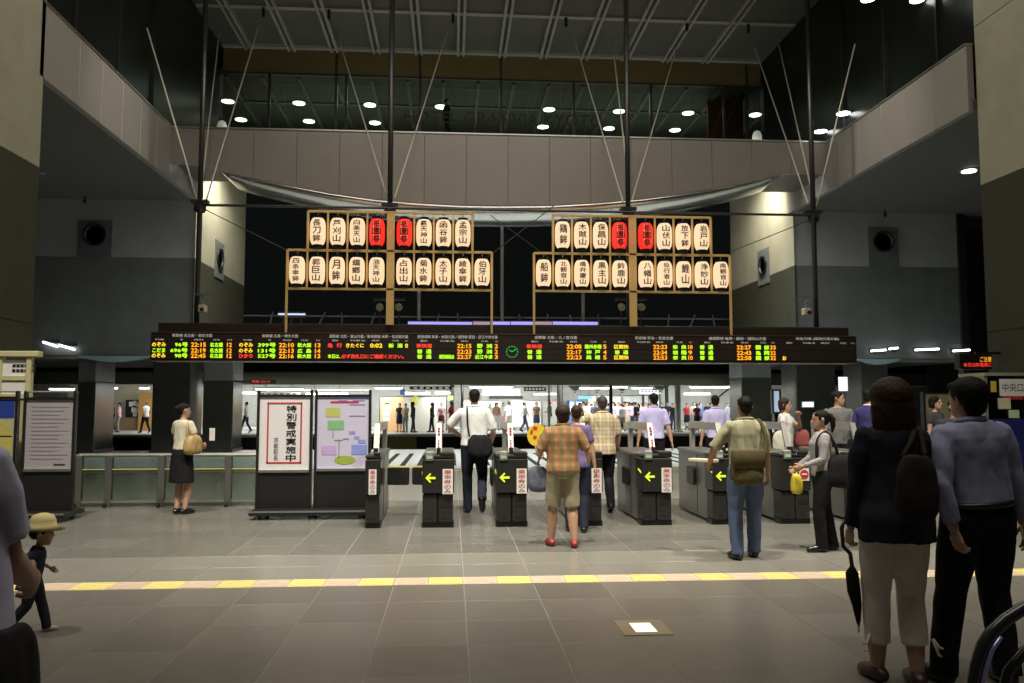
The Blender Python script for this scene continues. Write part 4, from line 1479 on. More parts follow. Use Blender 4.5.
# ---------------------------------------------------------------- right: information booth, LED sign, far panels
YBT = 15.0
a, c = at(988, 470, YBT), at(1075, 376, YBT)
t = thing('ticket_booth', 'glass-fronted ticket booth with notices and a blue counter at the right edge', 'booth', (a.x, YBT, 0))
w = c.x - a.x
MB().box(0, w, .7, .8, 0, c.z).build('back_panel', mat('booth_back', (.16, .16, .11), .6), t)
MB().box(0, .06, 0, .8, 0, c.z).build('side_panel', mat('booth_side', (.20, .2, .15), .5), t)
MB().box(.05, w, 0, .6, 0, at(1000, 419, YBT).z).build('counter', mat('booth_blue', (.015, .02, .13), .45), t)
MB().box(0, w, -.03, .8, c.z, c.z + .06).build('roof', mat('booth_roof', (.3, .3, .22), .5), t)
MB().box(.06, w, .02, .035, at(1000, 419, YBT).z, c.z).build('pane', rail_glass, t)


def note(name, p0, p1, y0, y1, m, yo=-.004):
    q0, q1 = at(p0, y1, YBT), at(p1, y0, YBT)
    o = MB().box(q0.x - a.x, q1.x - a.x, yo, yo + .012, q0.z, q1.z).build(name, m, t)
    return o, q0, q1


o, q0, q1 = note('exit_sign', 1000, 1025, 379, 396, paper)
b = MB()
put_text(b, '中央口', q0.x - a.x + .05, q1.x - a.x - .05, q0.z + .08, q1.z - .08, -.008)
b.build('lettering', sign_k, o)
note('red_strip', 1003, 1023, 396.3, 399.5, sign_r)
note('cream_note', 998, 1010, 398, 409, mat('note_cream', (.6, .58, .4), .6), -.014)
note('green_note', 1009, 1019, 410, 418, mat('note_green', (.5, .65, .42), .6))
note('yellow_note', 991, 996, 381, 392, mat('note_yellow', (.6, .45, .08), .6))
q0, q1 = at(960, 369, 16.7), at(992, 354, 16.7)
t = thing('led_sign', 'small hanging sign with red glowing letters on the right pillar', 'sign', (q0.x, 16.7, q0.z))
w, h = q1.x - q0.x, q1.z - q0.z
MB().rbox(0, w, 0, .2, 0, h, .01).build('housing', black, t)
b = MB()
put_text(b, '本日は終電車に', .08, w - .02, .045, h * .42, -.004)
b.build('led_text', RED, t)
b = MB()
put_text(b, 'ご注意', w * .62, w - .02, h * .48, h * .82, -.004)
b.build('led_text', ORANGE, t)
MB().box(w - .3, w + .3, .08, .14, h, h + .05).build('bracket', steel_dark, t)
t, a_, c_ = board_panel('cream_panel', 'cream notice panel behind the couple on the right', 'panel', 926, 957, 394, 428, 21, mat('panel_cream', (.50, .46, .28), .6, var=.1), steel_dark)
q = at(843, 383, 20)
t = thing('lit_post_sign', 'tall white lit post sign behind the man in grey', 'sign', (q.x, 20, 0))
MB().lathe([(.05, 0), (.05, at(843, 391, 20).z), (.04, at(843, 390, 20).z)], 10).build('post', steel, t)
MB().box(-.09, .09, -.06, .06, at(843, 391, 20).z, at(843, 377, 20).z).build('lightbox', mat('lightbox_white', (.7, .7, .75), .5, emit=(.9, .92, 1), es=.9), t)
t, a_, c_ = board_panel('blue_notice', 'narrow pale blue lit notice beside the right column', 'sign', 774, 779, 391, 412, 24, mat('notice_paleblue', (.4, .5, .65), .5, emit=(.45, .6, .8), es=.5), steel_dark)
q0, q1 = at(803, 407, 26.85), at(814, 402, 26.85)
t = thing('wall_notice', 'small glowing white notice on the dark column right of the white-topped woman', 'sign', (q0.x, 26.88, q0.z))
MB().box(0, q1.x - q0.x, 0, .04, 0, q1.z - q0.z).build('panel', mat('lightbox_white', (.7, .7, .75), .5), t)
MB().box(-.03, q1.x - q0.x + .03, .01, .05, -.03, q1.z - q0.z + .03).build('frame', steel, t)
q0, q1 = at(250, 383.5, 28.2), at(276, 379.5, 28.2)
t = thing('led_sign', 'tiny red LED sign glowing behind the warning poster', 'sign', (q0.x, 28.2, q0.z))
MB().box(0, q1.x - q0.x, 0, .15, 0, q1.z - q0.z).build('housing', black, t)
b = MB()
put_text(b, '京都 22:10', .05, q1.x - q0.x - .2, .03, q1.z - q0.z - .03, -.004)
b.build('led_text', RED, t)
MB().box(at(233, 380, 28.2).x - q0.x + .01, 0, .05, .1, .05, .1).build('bracket', black, t)

# pale blue lens-shaped light coves under the stone blocks
for n, (x0, x1) in enumerate(((80, 152), (856, 897))):
    a, c = at(x0, 359, 26.85), at(x1, 359, 26.85)
    pl = []
    for k in range(13):
        u = k / 12
        pl.append((a.x + (c.x - a.x) * u, 3.06 - .012 * math.sin(PI * u)))
    for k in range(13):
        u = 1 - k / 12
        pl.append((a.x + (c.x - a.x) * u, 3.06 - .20 * math.sin(PI * (.08 + .84 * u))))
    t = thing('light_cove', 'pale blue lens-shaped cove at the foot of the %s stone block' % ('left', 'right')[n], 'cove', (0, 26.7, 0))
    MB().prism(pl, 'y', 0, .15).build('panel', mat('cove_blue', (.22, .33, .38), .5, var=.05), t)
# ---------------------------------------------------------------- barrier handrail, bottom right
YH = 3.3
pts = [at(*p, YH) for p in ((1130, 583), (1060, 595), (1022, 609), (1005, 620), (992, 632), (983, 646), (977, 664), (972, 690))]
o0 = Vector((pts[-1].x, YH, 0))
t = thing('barrier_handrail', 'curved dark tubular barrier handrail at the bottom right corner', 'handrail', o0)
low = pts[-1] - o0
MB().tube([Vector((pts[0].x - o0.x + .1, 0, 0)), Vector((pts[0].x - o0.x + .1, 0, pts[0].z - .15)), Vector((pts[0].x - o0.x + .07, 0, pts[0].z - .04))] + [p - o0 for p in pts] + [Vector((low.x - .02, 0, 0))], .026, 12).build('rail_tube', mat('rail_dark', (.05, .05, .055), .25, metal=.6), t, smooth=True)
MB().tube([p - o0 + Vector((.022, -.022, -.012)) for p in pts[4:]] + [Vector((low.x + .01, -.022, .0))], .010, 8).build('reflection_strip', mat('reflection_lavender', (.45, .45, .85), .2, metal=.6), t, smooth=True)  # purple-blue reflection along the tube, modelled as a lavender strip
pts2 = [at(*p, YH) for p in ((1130, 620), (1060, 632), (1024, 652), (1008, 672), (1002, 700))]
MB().tube([Vector((pts[0].x - o0.x + .1, 0, pts2[0].z - .02))] + [p - o0 for p in pts2] + [Vector((pts2[-1].x - o0.x, 0, 0))], .022, 10).build('inner_tube', mat('rail_dark', (.05, .05, .055), .25), t, smooth=True)
# ---------------------------------------------------------------- people
from mathutils import noise as mnoise
skin_m = mat('skin', (.50, .30, .20), .55, var=.06, scale=12)
skin_d = mat('skin_tan', (.38, .21, .13), .55, var=.06, scale=12)
hair_k = mat('hair_black', (.008, .0065, .006), .7, var=.3, scale=40, spec=.2)
hair_b = mat('hair_brown', (.030, .015, .008), .65, var=.3, scale=40, spec=.25)
hair_g = mat('hair_greying', (.035, .030, .026), .7, var=.4, scale=60)
shoe_k = mat('shoe_black', (.012, .012, .013), .3, var=.1)
eye_m = mat('eye_dark', (.01, .008, .008), .2, var=0.1)
lip_m = mat('lip', (.35, .10, .08), .5, var=.05)


def remesh(mb, vox, smooth=6, name='m', fold=0.0, freq=9.0, seed=0.0):
    me = mb.mesh(name)
    o = bpy.data.objects.new(name, me)
    m = o.modifiers.new('r', 'REMESH')
    m.mode = 'VOXEL'
    m.voxel_size = vox
    s = o.modifiers.new('s', 'SMOOTH')
    s.iterations = smooth
    s.factor = .5
    out = evaluated_mesh(o)
    bpy.data.objects.remove(o)
    bpy.data.meshes.remove(me)
    if fold:
        n = len(out.vertices)
        co = np.empty(n * 3)
        out.vertices.foreach_get('co', co)
        no = np.empty(n * 3)
        out.vertices.foreach_get('normal', no)
        co = co.reshape(-1, 3)
        no = no.reshape(-1, 3)
        d = np.array([mnoise.noise(Vector((p[0] * freq + seed, p[1] * freq, p[2] * freq * .55 + p[0] * freq * .5))) for p in co])
        d2 = np.array([mnoise.noise(Vector((p[0] * freq * 2.3 + seed, p[1] * freq * 2.3, p[2] * freq * 1.3))) for p in co])
        co += no * ((np.abs(d) * 1.6 - .5 + .4 * d2) * fold)[:, None]
        out.vertices.foreach_set('co', co.ravel())
    out.polygons.foreach_set('use_smooth', [True] * len(out.polygons))
    out.update()
    return out


def ik(a, c, l1, l2, pole):
    a, c, pole = Vector(a), Vector(c), Vector(pole)
    d = c - a
    L = min(d.length, (l1 + l2) * .9995)
    dn = d.normalized()
    x = (l1 * l1 - l2 * l2 + L * L) / (2 * L)
    h = math.sqrt(max(0, l1 * l1 - x * x))
    p = pole - dn * pole.dot(dn)
    p.normalize()
    return a + dn * x + p * h


def lerp(a, b, t):
    return Vector(a) * (1 - t) + Vector(b) * t


def limb(b, pts, rad, n=12, sub=3, cuff=False):
    """smooth tapered limb through joints"""
    P, Rr = [], []
    for i in range(len(pts) - 1):
        for k in range(sub):
            t = k / sub
            P.append(lerp(pts[i], pts[i + 1], t))
            Rr.append(rad[i] * (1 - t) + rad[i + 1] * t)
    P.append(Vector(pts[-1]))
    Rr.append(rad[-1])
    d0, d1 = (P[0] - P[1]).normalized(), (P[-1] - P[-2]).normalized()
    P = [P[0] + d0 * Rr[0] * .6] + P + [P[-1] + d1 * Rr[-1] * (.25 if cuff else .5)]
    Rr = [Rr[0] * .6] + Rr + [Rr[-1] * (1.0 if cuff else .6)]
    b.tube(P, Rr, n)


def hand(b, w, d, n, thumb, s=1.0, curl=18, spread=.0):
    w, d = Vector(w), Vector(d).normalized()
    n = Vector(n)
    n = (n - d * n.dot(d)).normalized()
    t = d.cross(n).normalized()
    if t.dot(Vector(thumb)) < 0:
        t = -t
    b.tube([w - d * .02 * s, w + d * .01 * s, w + d * .045 * s, w + d * .085 * s, w + d * .097 * s], [q * s for q in (.026, .030, .041, .043, .030)], 10, flat=(n, .40))
    for i, L in enumerate((.072, .081, .075, .058)):
        p = w + d * (.080 - .004 * abs(i - 1)) * s + t * (.030 - .0205 * i) * s
        pts = [p - d * .015 * s]
        pts.append(p)
        dirn = d + t * (.05 - .035 * i) * (1 + spread)
        for k, fr in enumerate((.45, .31, .24)):
            a = R(curl) * (k + .6)
            dk = (dirn * math.cos(a) + n * math.sin(a)).normalized()
            p = p + dk * L * fr * s
            pts.append(p)
        b.tube(pts, [q * s for q in (.0098, .0098, .0092, .0083, .0065)], 7)
    p = w + d * .025 * s + t * .026 * s
    p1 = p + (d * .55 + t * .62 + n * .35).normalized() * .042 * s
    p2 = p1 + (d * .85 + t * .2 + n * .45).normalized() * .032 * s
    b.tube([p - t * .01 * s, p, p1, p2], [q * s for q in (.013, .0135, .011, .0075)], 7)


# torso sections z, rx, ry, cy for a 1.70 m figure
TOR_M = [(.86, .125, .095, -.008), (.93, .165, .118, -.018), (1.02, .150, .108, -.005), (1.10, .143, .103, 0), (1.20, .155, .110, 0), (1.30, .172, .115, 0), (1.365, .178, .106, -.006), (1.41, .150, .088, -.012), (1.45, .085, .068, -.014)]
TOR_F = [(.86, .130, .098, -.010), (.93, .168, .120, -.022), (1.02, .142, .100, -.006), (1.10, .122, .090, 0), (1.20, .134, .102, .006), (1.29, .148, .112, .012), (1.36, .156, .094, -.004), (1.405, .130, .078, -.012), (1.44, .072, .060, -.014)]


class Person:
    pass


def person(label, loc, face, H, feet=((-.1, 0), (.1, 0)), wrists=((-.26, .02, .78), (.26, .02, .78)), poles=((-.3, -1, 0), (.3, -1, 0)), female=False, fat=1.0, lean=0.0, bend=0.0,
           head=(0, 0, 0), top=None, sleeve=.55, hem=.86, bottom=None, cut='long', shoes=shoe_k, hair='short', hair_mat=None, skin=None, vox=.012, hips=.0, curl=(18, 18), palms=(None, None),
           thumbs=((0, 1, 0), (0, 1, 0)), face_on=False, crotch_drop=0.0, loose=1.0, twist=0.0, low=False, leg_loose=1.0, toe=(8, -8), group=None, collar=None, neck_open=False, name='person', headscale=1.0):
    """one figure: a continuous body with clothes and hair as its parts.
    feet: (x, y[, z, pitch]) of each ankle; local axes x right, y forward"""
    s = H / 1.70
    skin = skin or skin_m
    T0 = TOR_F if female else TOR_M
    shx = .158 if female else .180
    piv = Vector((0, 0, .95))
    qt = Quaternion((1, 0, 0), -R(lean)) @ Quaternion((0, 1, 0), R(bend)) @ Quaternion((0, 0, 1), R(twist))

    def TT(p):
        p = Vector(p)
        return (piv + qt @ (p - piv) + Vector((0, 0, -crotch_drop))) * s
    # joints
    hipj = [Vector((sg * .092, 0, .91 - crotch_drop)) for sg in (-1, 1)]
    ank, knee, fp_ = [], [], []
    for i, f in enumerate(feet):
        z = f[2] if len(f) > 2 else 0.0
        pitch = f[3] if len(f) > 3 else 0.0
        a = Vector((f[0], f[1], z + .085))
        ank.append(a)
        knee.append(ik(hipj[i], a, .42, .412, ((-1, 1)[i] * .12, 1, 0)))
        fp_.append(pitch)
    sh = [TT((sg * shx, -.008, 1.385)) / s for sg in (-1, 1)]
    wr = [Vector(w) for w in wrists]
    elb = [ik(sh[i], wr[i], .285, .25, poles[i]) for i in range(2)]
    for i in range(2):
        d = wr[i] - elb[i]
        wr[i] = elb[i] + d.normalized() * min(d.length, .25)
    # head frame
    qh = Quaternion((0, 0, 1), R(head[0])) @ Quaternion((1, 0, 0), R(head[1])) @ Quaternion((0, 1, 0), R(head[2]))
    neck0 = TT((0, -.012, 1.43)) / s
    neckt = TT((0, .0, 1.50)) / s

    def TH(p):
        p = Vector(p) * headscale
        return (neckt + (qt @ qh) @ (Vector((p[0], p[1], p[2] - .035)))) * s
    # ---- body
    b = MB()
    tor = [(0, cy, z, rx * fat * .95, ry * fat * .95) for z, rx, ry, cy in T0]
    b.sections([(x, y, z, rx, ry) for x, y, z, rx, ry in tor], 20, 0, TT)
    lr = [.086, .075, .056, .062, .050, .036]
    for i in range(2):
        k_, a_ = knee[i], ank[i]
        pts = [hipj[i], lerp(hipj[i], k_, .5), k_, lerp(k_, a_, .3), lerp(k_, a_, .65), a_]
        limb(b, [p * s for p in pts], [r * fat * s for r in lr], 12, 2)
        az = R(toe[i])
        fd = Vector((math.sin(-az), math.cos(az), 0))
        pr = R(fp_[i])
        fd = Vector((fd.x * math.cos(pr), fd.y * math.cos(pr), -math.sin(pr)))
        upv = Vector((0, 0, 1)) if abs(pr) < .9 else Vector((0, 1, 0))
        h0 = a_ - fd * .05 + Vector((0, 0, -.045))
        b.tube([p * s for p in (h0, a_ + Vector((0, 0, -.04)), a_ + fd * .09 + Vector((0, 0, -.052 - .0 * pr)), a_ + fd * .155 + Vector((0, 0, -.062)))], [q * s for q in (.030, .038, .036, .020)], 8)
        fp_[i] = fd
    ar = [.044, .045, .040, .041, .034, .026]
    for i in range(2):
        pts = [sh[i] + Vector(((.03, -.03)[i], 0, -.02)), lerp(sh[i], elb[i], .5), elb[i], lerp(elb[i], wr[i], .25), lerp(elb[i], wr[i], .65), wr[i]]
        limb(b, [p * s for p in pts], [r * (1 + (fat - 1) * .7) * (.88 if female else 1) * s for r in ar], 12, 2)
    limb(b, [neck0 * s, lerp(neck0, neckt, .5) * s, TH((0, -.005, .06))], [.060 * s, .054 * s, .052 * s] if not female else [.052 * s, .046 * s, .045 * s], 12, 2)
    HS = [(0, .062, .004, .020, .020), (0, .050, .018, .040, .040), (0, .030, .045, .055, .062), (0, .016, .075, .063, .078), (0, .006, .105, .068, .088), (0, 0, .135, .071, .093), (0, -.003, .165, .071, .093), (0, -.006, .195, .060, .080), (0, -.008, .215, .038, .052), (0, -.008, .225, .015, .02)]
    b.sections(HS, 20, 0, TH)
    b.tube([TH((0, .085, .128)), TH((0, .100, .104)), TH((0, .108, .092)), TH((0, .088, .082))], [q * s for q in (.007, .011, .015, .009)], 8)
    b.tube([TH((-.018, .086, .064)), TH((0, .094, .064)), TH((.018, .086, .064))], .008 * s, 6)
    for sg in (-1, 1):
        b.tube([TH((sg * .070, -.002, .13)), TH((sg * .080, -.012, .125)), TH((sg * .079, -.012, .105)), TH((sg * .070, -.002, .09))], [q * s for q in (.012, .014, .012, .008)], 8)
        b.tube([TH((sg * .045, .072, .128)), TH((sg * .02, .086, .130))], .010 * s, 6)
    me = remesh(b, (vox if vox < .02 else vox) * s, 4, name)
    if not low:
        hb = MB()
        for i in range(2):
            d = wr[i] - elb[i]
            pn = palms[i] or Vector(((1, -1)[i], .15, 0))
            hand(hb, wr[i] * s, d, pn, thumbs[i], s * (.92 if female else 1.0), curl[i])
        hm = hb.mesh('hand')
        hm.polygons.foreach_set('use_smooth', [True] * len(hm.polygons))
        bm = bmesh.new()
        bm.from_mesh(me)
        bm.from_mesh(hm)
        bm.to_mesh(me)
        bm.free()
        bpy.data.meshes.remove(hm)
    # ---- top
    parts = []
    seed = random.random() * 40
    if top is not None:
        b = MB()
        e = .017 * loose
        sec = []
        zs = [hem] + [t[0] for t in T0 if t[0] > hem + .02]
        maxw = max(t[1] for t in T0 if .86 <= t[0] <= 1.0) if hem < .95 else 0

        def lookup(z):
            for q0, q1 in zip(T0, T0[1:]):
                if q0[0] <= z <= q1[0]:
                    t = (z - q0[0]) / (q1[0] - q0[0])
                    return [q0[k] + (q1[k] - q0[k]) * t for k in range(1, 4)]
            return list(T0[0][1:]) if z < T0[0][0] else list(T0[-1][1:])
        for z in zs:
            rx, ry, cy = lookup(max(z, .93) if z < .93 else z)
            if z < 1.28:
                c0 = lookup(1.28)
                k = .72 * loose if not female else .55 * loose
                k = min(k, 1.0)
                rx = max(rx, rx * (1 - k) + max(c0[0] * .93, rx) * k)
                ry = max(ry, ry * (1 - k) + max(c0[1] * .98, ry) * k)
            sec.append((0, cy, z, rx * fat + e, ry * fat + e))
        b.sections(sec, 22, 0, TT)
        for i in range(2):
            u = [sh[i] + Vector(((.02, -.02)[i], 0, .0)), lerp(sh[i], elb[i], .35)]
            r = [.068, .066 * (1 + .1 * (loose - 1))]
            if sleeve <= 1:
                u.append(lerp(sh[i], elb[i], sleeve))
                r.append(.059 + .006 * (loose - 1) + .002)
            else:
                u += [lerp(sh[i], elb[i], .75), elb[i], lerp(elb[i], wr[i], .5), lerp(elb[i], wr[i], min(sleeve - 1, 1))]
                r += [.056, .053, .047, .040]
            r = [(q * (.9 if female else 1) + .004 * (loose - 1)) * (1 + (fat - 1) * .7) for q in r]
            limb(b, [p * s for p in u], [q * s for q in r], 12, 2, True)
        parts.append(('shirt', remesh(b, vox * s, 5, 'shirt', .010 * s if not low else 0, 8, seed), top))
    # ---- bottom
    if bottom is not None:
        b = MB()
        e = .012
        if cut == 'skirt':
            zs = [(.48, .205, .165), (.60, .200, .160), (.75, .192, .152), (.90, .182, .140), (.96, .172, .128), (1.03, .142, .102)]
            b.sections([(0, -.012, z, rx * fat, ry * fat) for z, rx, ry in zs], 24, 0, TT if False else (lambda p: Vector(p) * s))
        else:
            pel = [(z, rx * fat + e, ry * fat + e, cy) for z, rx, ry, cy in T0 if z < 1.06]
            pel = [(.83, .10 * fat + e, .09 * fat + e, -.01)] + pel
            b.sections([(0, cy, z, rx, ry) for z, rx, ry, cy in pel], 20, 0, TT)
            for i in range(2):
                k_, a_ = knee[i], ank[i]
                hh = hipj[i] + Vector((0, -.008, .02))
                if cut == 'shorts':
                    pts = [hh, lerp(hipj[i], k_, .5), lerp(hipj[i], k_, .98)]
                    rr = [.100, .089, .086]
                elif cut == 'capri':
                    pts = [hh, lerp(hipj[i], k_, .5), k_, lerp(k_, a_, .3), lerp(k_, a_, .62)]
                    rr = [.105, .094, .074, .073, .070]
                else:
                    pts = [hh, lerp(hipj[i], k_, .5), k_, lerp(k_, a_, .35), lerp(k_, a_, .8), a_ + Vector((0, -.005, -.015))]
                    rr = [.105, .092, .072, .070, .064, .064]
                limb(b, [p * s for p in pts], [q * fat * leg_loose * s for q in rr], 14, 2, True)
        parts.append(('trousers' if cut != 'skirt' else 'skirt', remesh(b, vox * s, 5, 'trousers', .007 * s if not low else 0, 9, seed + 7), bottom))
    # ---- shoes
    if shoes is not None:
        for i in range(2):
            b = MB()
            fd = fp_[i]
            a_ = ank[i]
            dn = Vector((0, 0, -1)) if abs(fd.z) < .5 else Vector((fd.x, fd.y, 0)).normalized() * -fd.z * .6 + Vector((0, 0, -1)) * .4
            h0 = a_ - fd * .075 + Vector((0, 0, -.048))
            b.tube([p * s for p in (h0, a_ - fd * .045 + Vector((0, 0, -.04)), a_ + fd * .02 + Vector((0, 0, -.036)), a_ + fd * .10 + Vector((0, 0, -.048)), a_ + fd * .16 + Vector((0, 0, -.056)), a_ + fd * .19 + Vector((0, 0, -.062)))],
                   [q * s for q in (.024, .042, .048, .047, .034, .014)], 10)
            if not low:
                limb(b, [(a_ + Vector((0, 0, .0))) * s, (a_ + Vector((0, 0, -.05))) * s], [.038 * s, .045 * s], 10, 1)
            m2 = remesh(b, .012 * s, 3, 'shoe')
            # flatten the sole to the ground
            co = np.empty(len(m2.vertices) * 3)
            m2.vertices.foreach_get('co', co)
            co = co.reshape(-1, 3)
            zf = (feet[i][2] if len(feet[i]) > 2 else 0) * s
            if abs(fd.z) < .2:
                co[:, 2] = np.maximum(co[:, 2], zf + .002)
            m2.vertices.foreach_set('co', co.ravel())
            parts.append(('shoe', m2, shoes))
    # ---- hair
    if hair:
        b = MB()
        b.ball((0, -.020, .158), (.079, .098, .080), 14, 0, TH)
        b.ball((0, -.052, .105), (.066, .054, .060), 12, 0, TH)
        if hair in ('short', 'pony'):
            for sg in (-1, 1):
                b.ball((sg * .064, .012, .135), (.016, .030, .034), 8, 0, TH)
        if hair == 'full':
            b.ball((0, -.028, .150), (.094, .108, .092), 14, 0, TH)
            b.ball((0, -.055, .085), (.080, .058, .075), 12, 0, TH)
        if hair == 'long':
            b.ball((0, -.022, .142), (.118, .122, .108), 16, 0, TH)
            b.sections([(0, -.062, -.14, .070, .038), (0, -.062, -.09, .108, .056), (0, -.058, .0, .124, .074), (0, -.046, .08, .122, .092), (0, -.03, .15, .100, .095)], 16, 0, TH)
        if hair == 'bob':
            b.ball((0, -.018, .15), (.088, .104, .090), 14, 0, TH)
            b.sections([(0, -.040, .03, .082, .062), (0, -.036, .07, .090, .078), (0, -.025, .13, .088, .092), (0, -.02, .18, .07, .07)], 16, 0, TH)
        if hair == 'pony':
            b.tube([TH(p) for p in ((0, -.085, .17), (0, -.125, .165), (0, -.150, .12), (0, -.150, .04), (0, -.135, -.05))], [q * s for q in (.03, .028, .036, .032, .012)], 10)
        if hair == 'bun':
            b.ball((0, -.115, .15), (.042, .040, .042), 10, 0, TH)
        for sg in (-1, 1):
            b.ball((sg * .034, .050, .184), (.042, .030, .026), 8, 0, TH)
        parts.append(('hair', remesh(b, max(vox, .01) * .8 * s, 8, 'hair', .004 * s if not low else 0, 40, seed), hair_mat or hair_k))
    # ---- face
    if face_on and not low:
        for sg in (-1, 1):
            parts.append(('eye', _mb(lambda q: q.ball((sg * .031, .083, .117), (.013, .008, .006), 8, 0, TH)), eye_m))
            parts.append(('eyebrow', _mb(lambda q: q.tube([TH((sg * .048, .076, .136)), TH((sg * .018, .091, .139))], .0045 * s, 6)), hair_k))
        parts.append(('mouth', _mb(lambda q: q.tube([TH((-.022, .085, .060)), TH((0, .096, .062)), TH((.022, .085, .060))], [.003 * s, .007 * s, .003 * s], 6)), lip_m))
    if collar is not None and not low:
        b = MB()
        ring = []
        for k in range(15):
            t = PI * 2 * k / 14
            ring.append(TT((math.sin(t) * .078, -.010 + math.cos(t) * .072, 1.455 + .012 * math.cos(t) * -1)))
        b.tube(ring, .016 * s, 8)
        parts.append(('collar', b.mesh('collar'), collar))
    pr_ = Person()
    pr_.s, pr_.face, pr_.loc = s, R(face), Vector(loc)
    pr_.sh, pr_.elb, pr_.wr = [p * s for p in sh], [p * s for p in elb], [p * s for p in wr]
    pr_.TT, pr_.TH = TT, TH
    pr_.parts = parts
    pr_.me = me
    pr_.skin = skin
    if low == 'mesh':
        return pr_
    o = link(name, me, skin, None, True)
    o.location = loc
    o.rotation_euler = (0, 0, R(face))
    tag(o, label, 'person', group)
    for nm, m2, mm in parts:
        link(nm, m2, mm, o, True)
    pr_.obj = o
    return pr_


def _mb(fn):
    q = MB()
    fn(q)
    return q.mesh('part')


def wpos(P, p):
    """point in a figure's own axes to the hall"""
    p = Vector(p)
    c, s_ = math.cos(P.face), math.sin(P.face)
    return Vector((P.loc.x + p.x * c - p.y * s_, P.loc.y + p.x * s_ + p.y * c, P.loc.z + p.z))


def bag(P, name, label, m, c, size, strap=None, strap_r=.012, strap_m=None, flap=None, cat='bag', sag=.15, soft=.009):
    """soft bag carried by figure P; c and strap in the figure's axes"""
    c = Vector(c) * P.s
    w = wpos(P, c)
    t = thing(name, label, cat, w, P.face)
    b = MB()
    x, y, z = size
    n = 7
    secs = []
    for k in range(n):
        u = k / (n - 1)
        e = 1 - .35 * abs(2 * u - 1) ** 4
        secs.append((0, 0, -z / 2 + z * u, x / 2 * e * (1 + sag * (.5 - u)), y / 2 * e * (1 + 2 * sag * (.5 - u))))
    sq = MB()
    vs, fs = [], []
    nn = 20
    for (sx, sy, sz, rx, ry) in secs:
        for k in range(nn):
            a = 2 * PI * k / nn
            ca, sa = math.cos(a), math.sin(a)
            pw_ = .55
            vs.append((sx + rx * math.copysign(abs(ca) ** pw_, ca), sy + ry * math.copysign(abs(sa) ** pw_, sa), sz))
    for i in range(n - 1):
        for k in range(nn):
            j = (k + 1) % nn
            fs.append((i * nn + k, i * nn + j, (i + 1) * nn + j, (i + 1) * nn + k))
    fs.append(tuple(range(nn - 1, -1, -1)))
    fs.append(tuple(range(len(vs) - nn, len(vs))))
    sq.add(vs, fs)
    me = remesh(sq, .014, 4, 'bag_body', soft, 9, random.random() * 20)
    link('bag_body', me, m, t, True)
    if strap:
        pts = [Vector(p) * P.s - c for p in strap]
        # smooth
        Q = []
        for i in range(len(pts) - 1):
            p0, p1, p2, p3 = pts[max(i - 1, 0)], pts[i], pts[i + 1], pts[min(i + 2, len(pts) - 1)]
            for k in range(4):
                u = k / 4
                Q.append(.5 * ((2 * p1) + (p2 - p0) * u + (2 * p0 - 5 * p1 + 4 * p2 - p3) * u * u + (3 * p1 - p0 - 3 * p2 + p3) * u ** 3))
        Q.append(pts[-1])
        MB().tube(Q, strap_r, 8).build('strap', strap_m or m, t, True)
    if flap:
        b = MB().rbox(-x / 2 * .96, x / 2 * .96, -y / 2 - .012, y / 2 * .3, z * .02, z / 2 + .015, .012)
        b.build('flap', flap, t, True)
    return t
def cloth(name, col, rough=.85, var=.1):
    return mat('cloth_' + name, col, rough, var=var, scale=14, bump=.06, bscale=120, spec=.2)


def hgt(px, py, Y):
    return at(px, py, Y).z


white_sh = cloth('white', (.72, .74, .74))
lav_sh = cloth('lavender', (.52, .50, .80))
navy = cloth('navy', (.022, .026, .045))
black_c = cloth('black', (.012, .012, .014))
jeans = cloth('jeans', (.085, .12, .21), .9, .2)

# -- man walking through the lane in a white shirt
L = ground(474, 513)
P = person('man in a white shirt and dark trousers walking away through the gates', L, 2, hgt(476, 389, L.y), feet=((-.08, .06), (.09, -.26, .15, 52)), wrists=((-.20, .22, 1.06), (.24, .16, .92)), poles=((-1, -.35, -.2), (.6, -1, 0)),
           top=white_sh, sleeve=.85, bottom=navy, hem=.92, head=(0, -4, 0), loose=1.5, collar=white_sh, vox=.011)
bag(P, 'shoulder_bag', 'black shoulder bag on the back of the man in the white shirt', black_c, (.06, -.22, .92), (.36, .15, .32), [(-.08, -.24, 1.05), (-.10, -.165, 1.2), (-.105, -.13, 1.36), (-.10, -.03, 1.455), (-.10, .09, 1.39)], .014)
w = wpos(P, P.wr[1] + Vector((.0, .05, -.12)))
t = thing('folded_newspaper', 'folded white newspaper in the right hand of the walking man', 'newspaper', w, R(20))
MB().rbox(-.02, .02, -.10, .10, -.10, .10, .006).build('paper_fold', paper, t)

# -- person in plaid shirt and shorts
L = ground(563, 547)
plaid1 = plaid('cloth_plaid_warm', (.40, .28, .13), (.42, .08, .05), (.10, .16, .05), 7, w=.32)
sandal = mat('sandal_red', (.32, .03, .03), .5, var=.4, scale=30)
P = person('stocky person in a red and tan plaid shirt, khaki shorts and red sandals', L, 4, hgt(563, 405, L.y), feet=((-.125, .10), (.125, -.06)), wrists=((-.24, .26, 1.08), (.37, .20, 1.04)), poles=((-.35, -1, -.3), (.2, -1, -.5)),
           top=plaid1, sleeve=.8, hem=.90, bottom=cloth('khaki', (.30, .27, .18)), cut='shorts', shoes=sandal, hair='full', hair_mat=hair_b, fat=1.1, loose=1.4, vox=.011, leg_loose=1.05, curl=(55, 30), skin=skin_m, collar=plaid1)
bag(P, 'tote_bag', 'grey-blue cloth bag hanging at the left hip of the plaid-shirted person', cloth('greyblue', (.13, .14, .19)), (-.28, .14, .80), (.22, .15, .28), [(-.28, .14, .92), (-.27, .16, 1.0), (-.25, .18, 1.06)], .012)
w = wpos(P, (-.245, .36, 1.10))
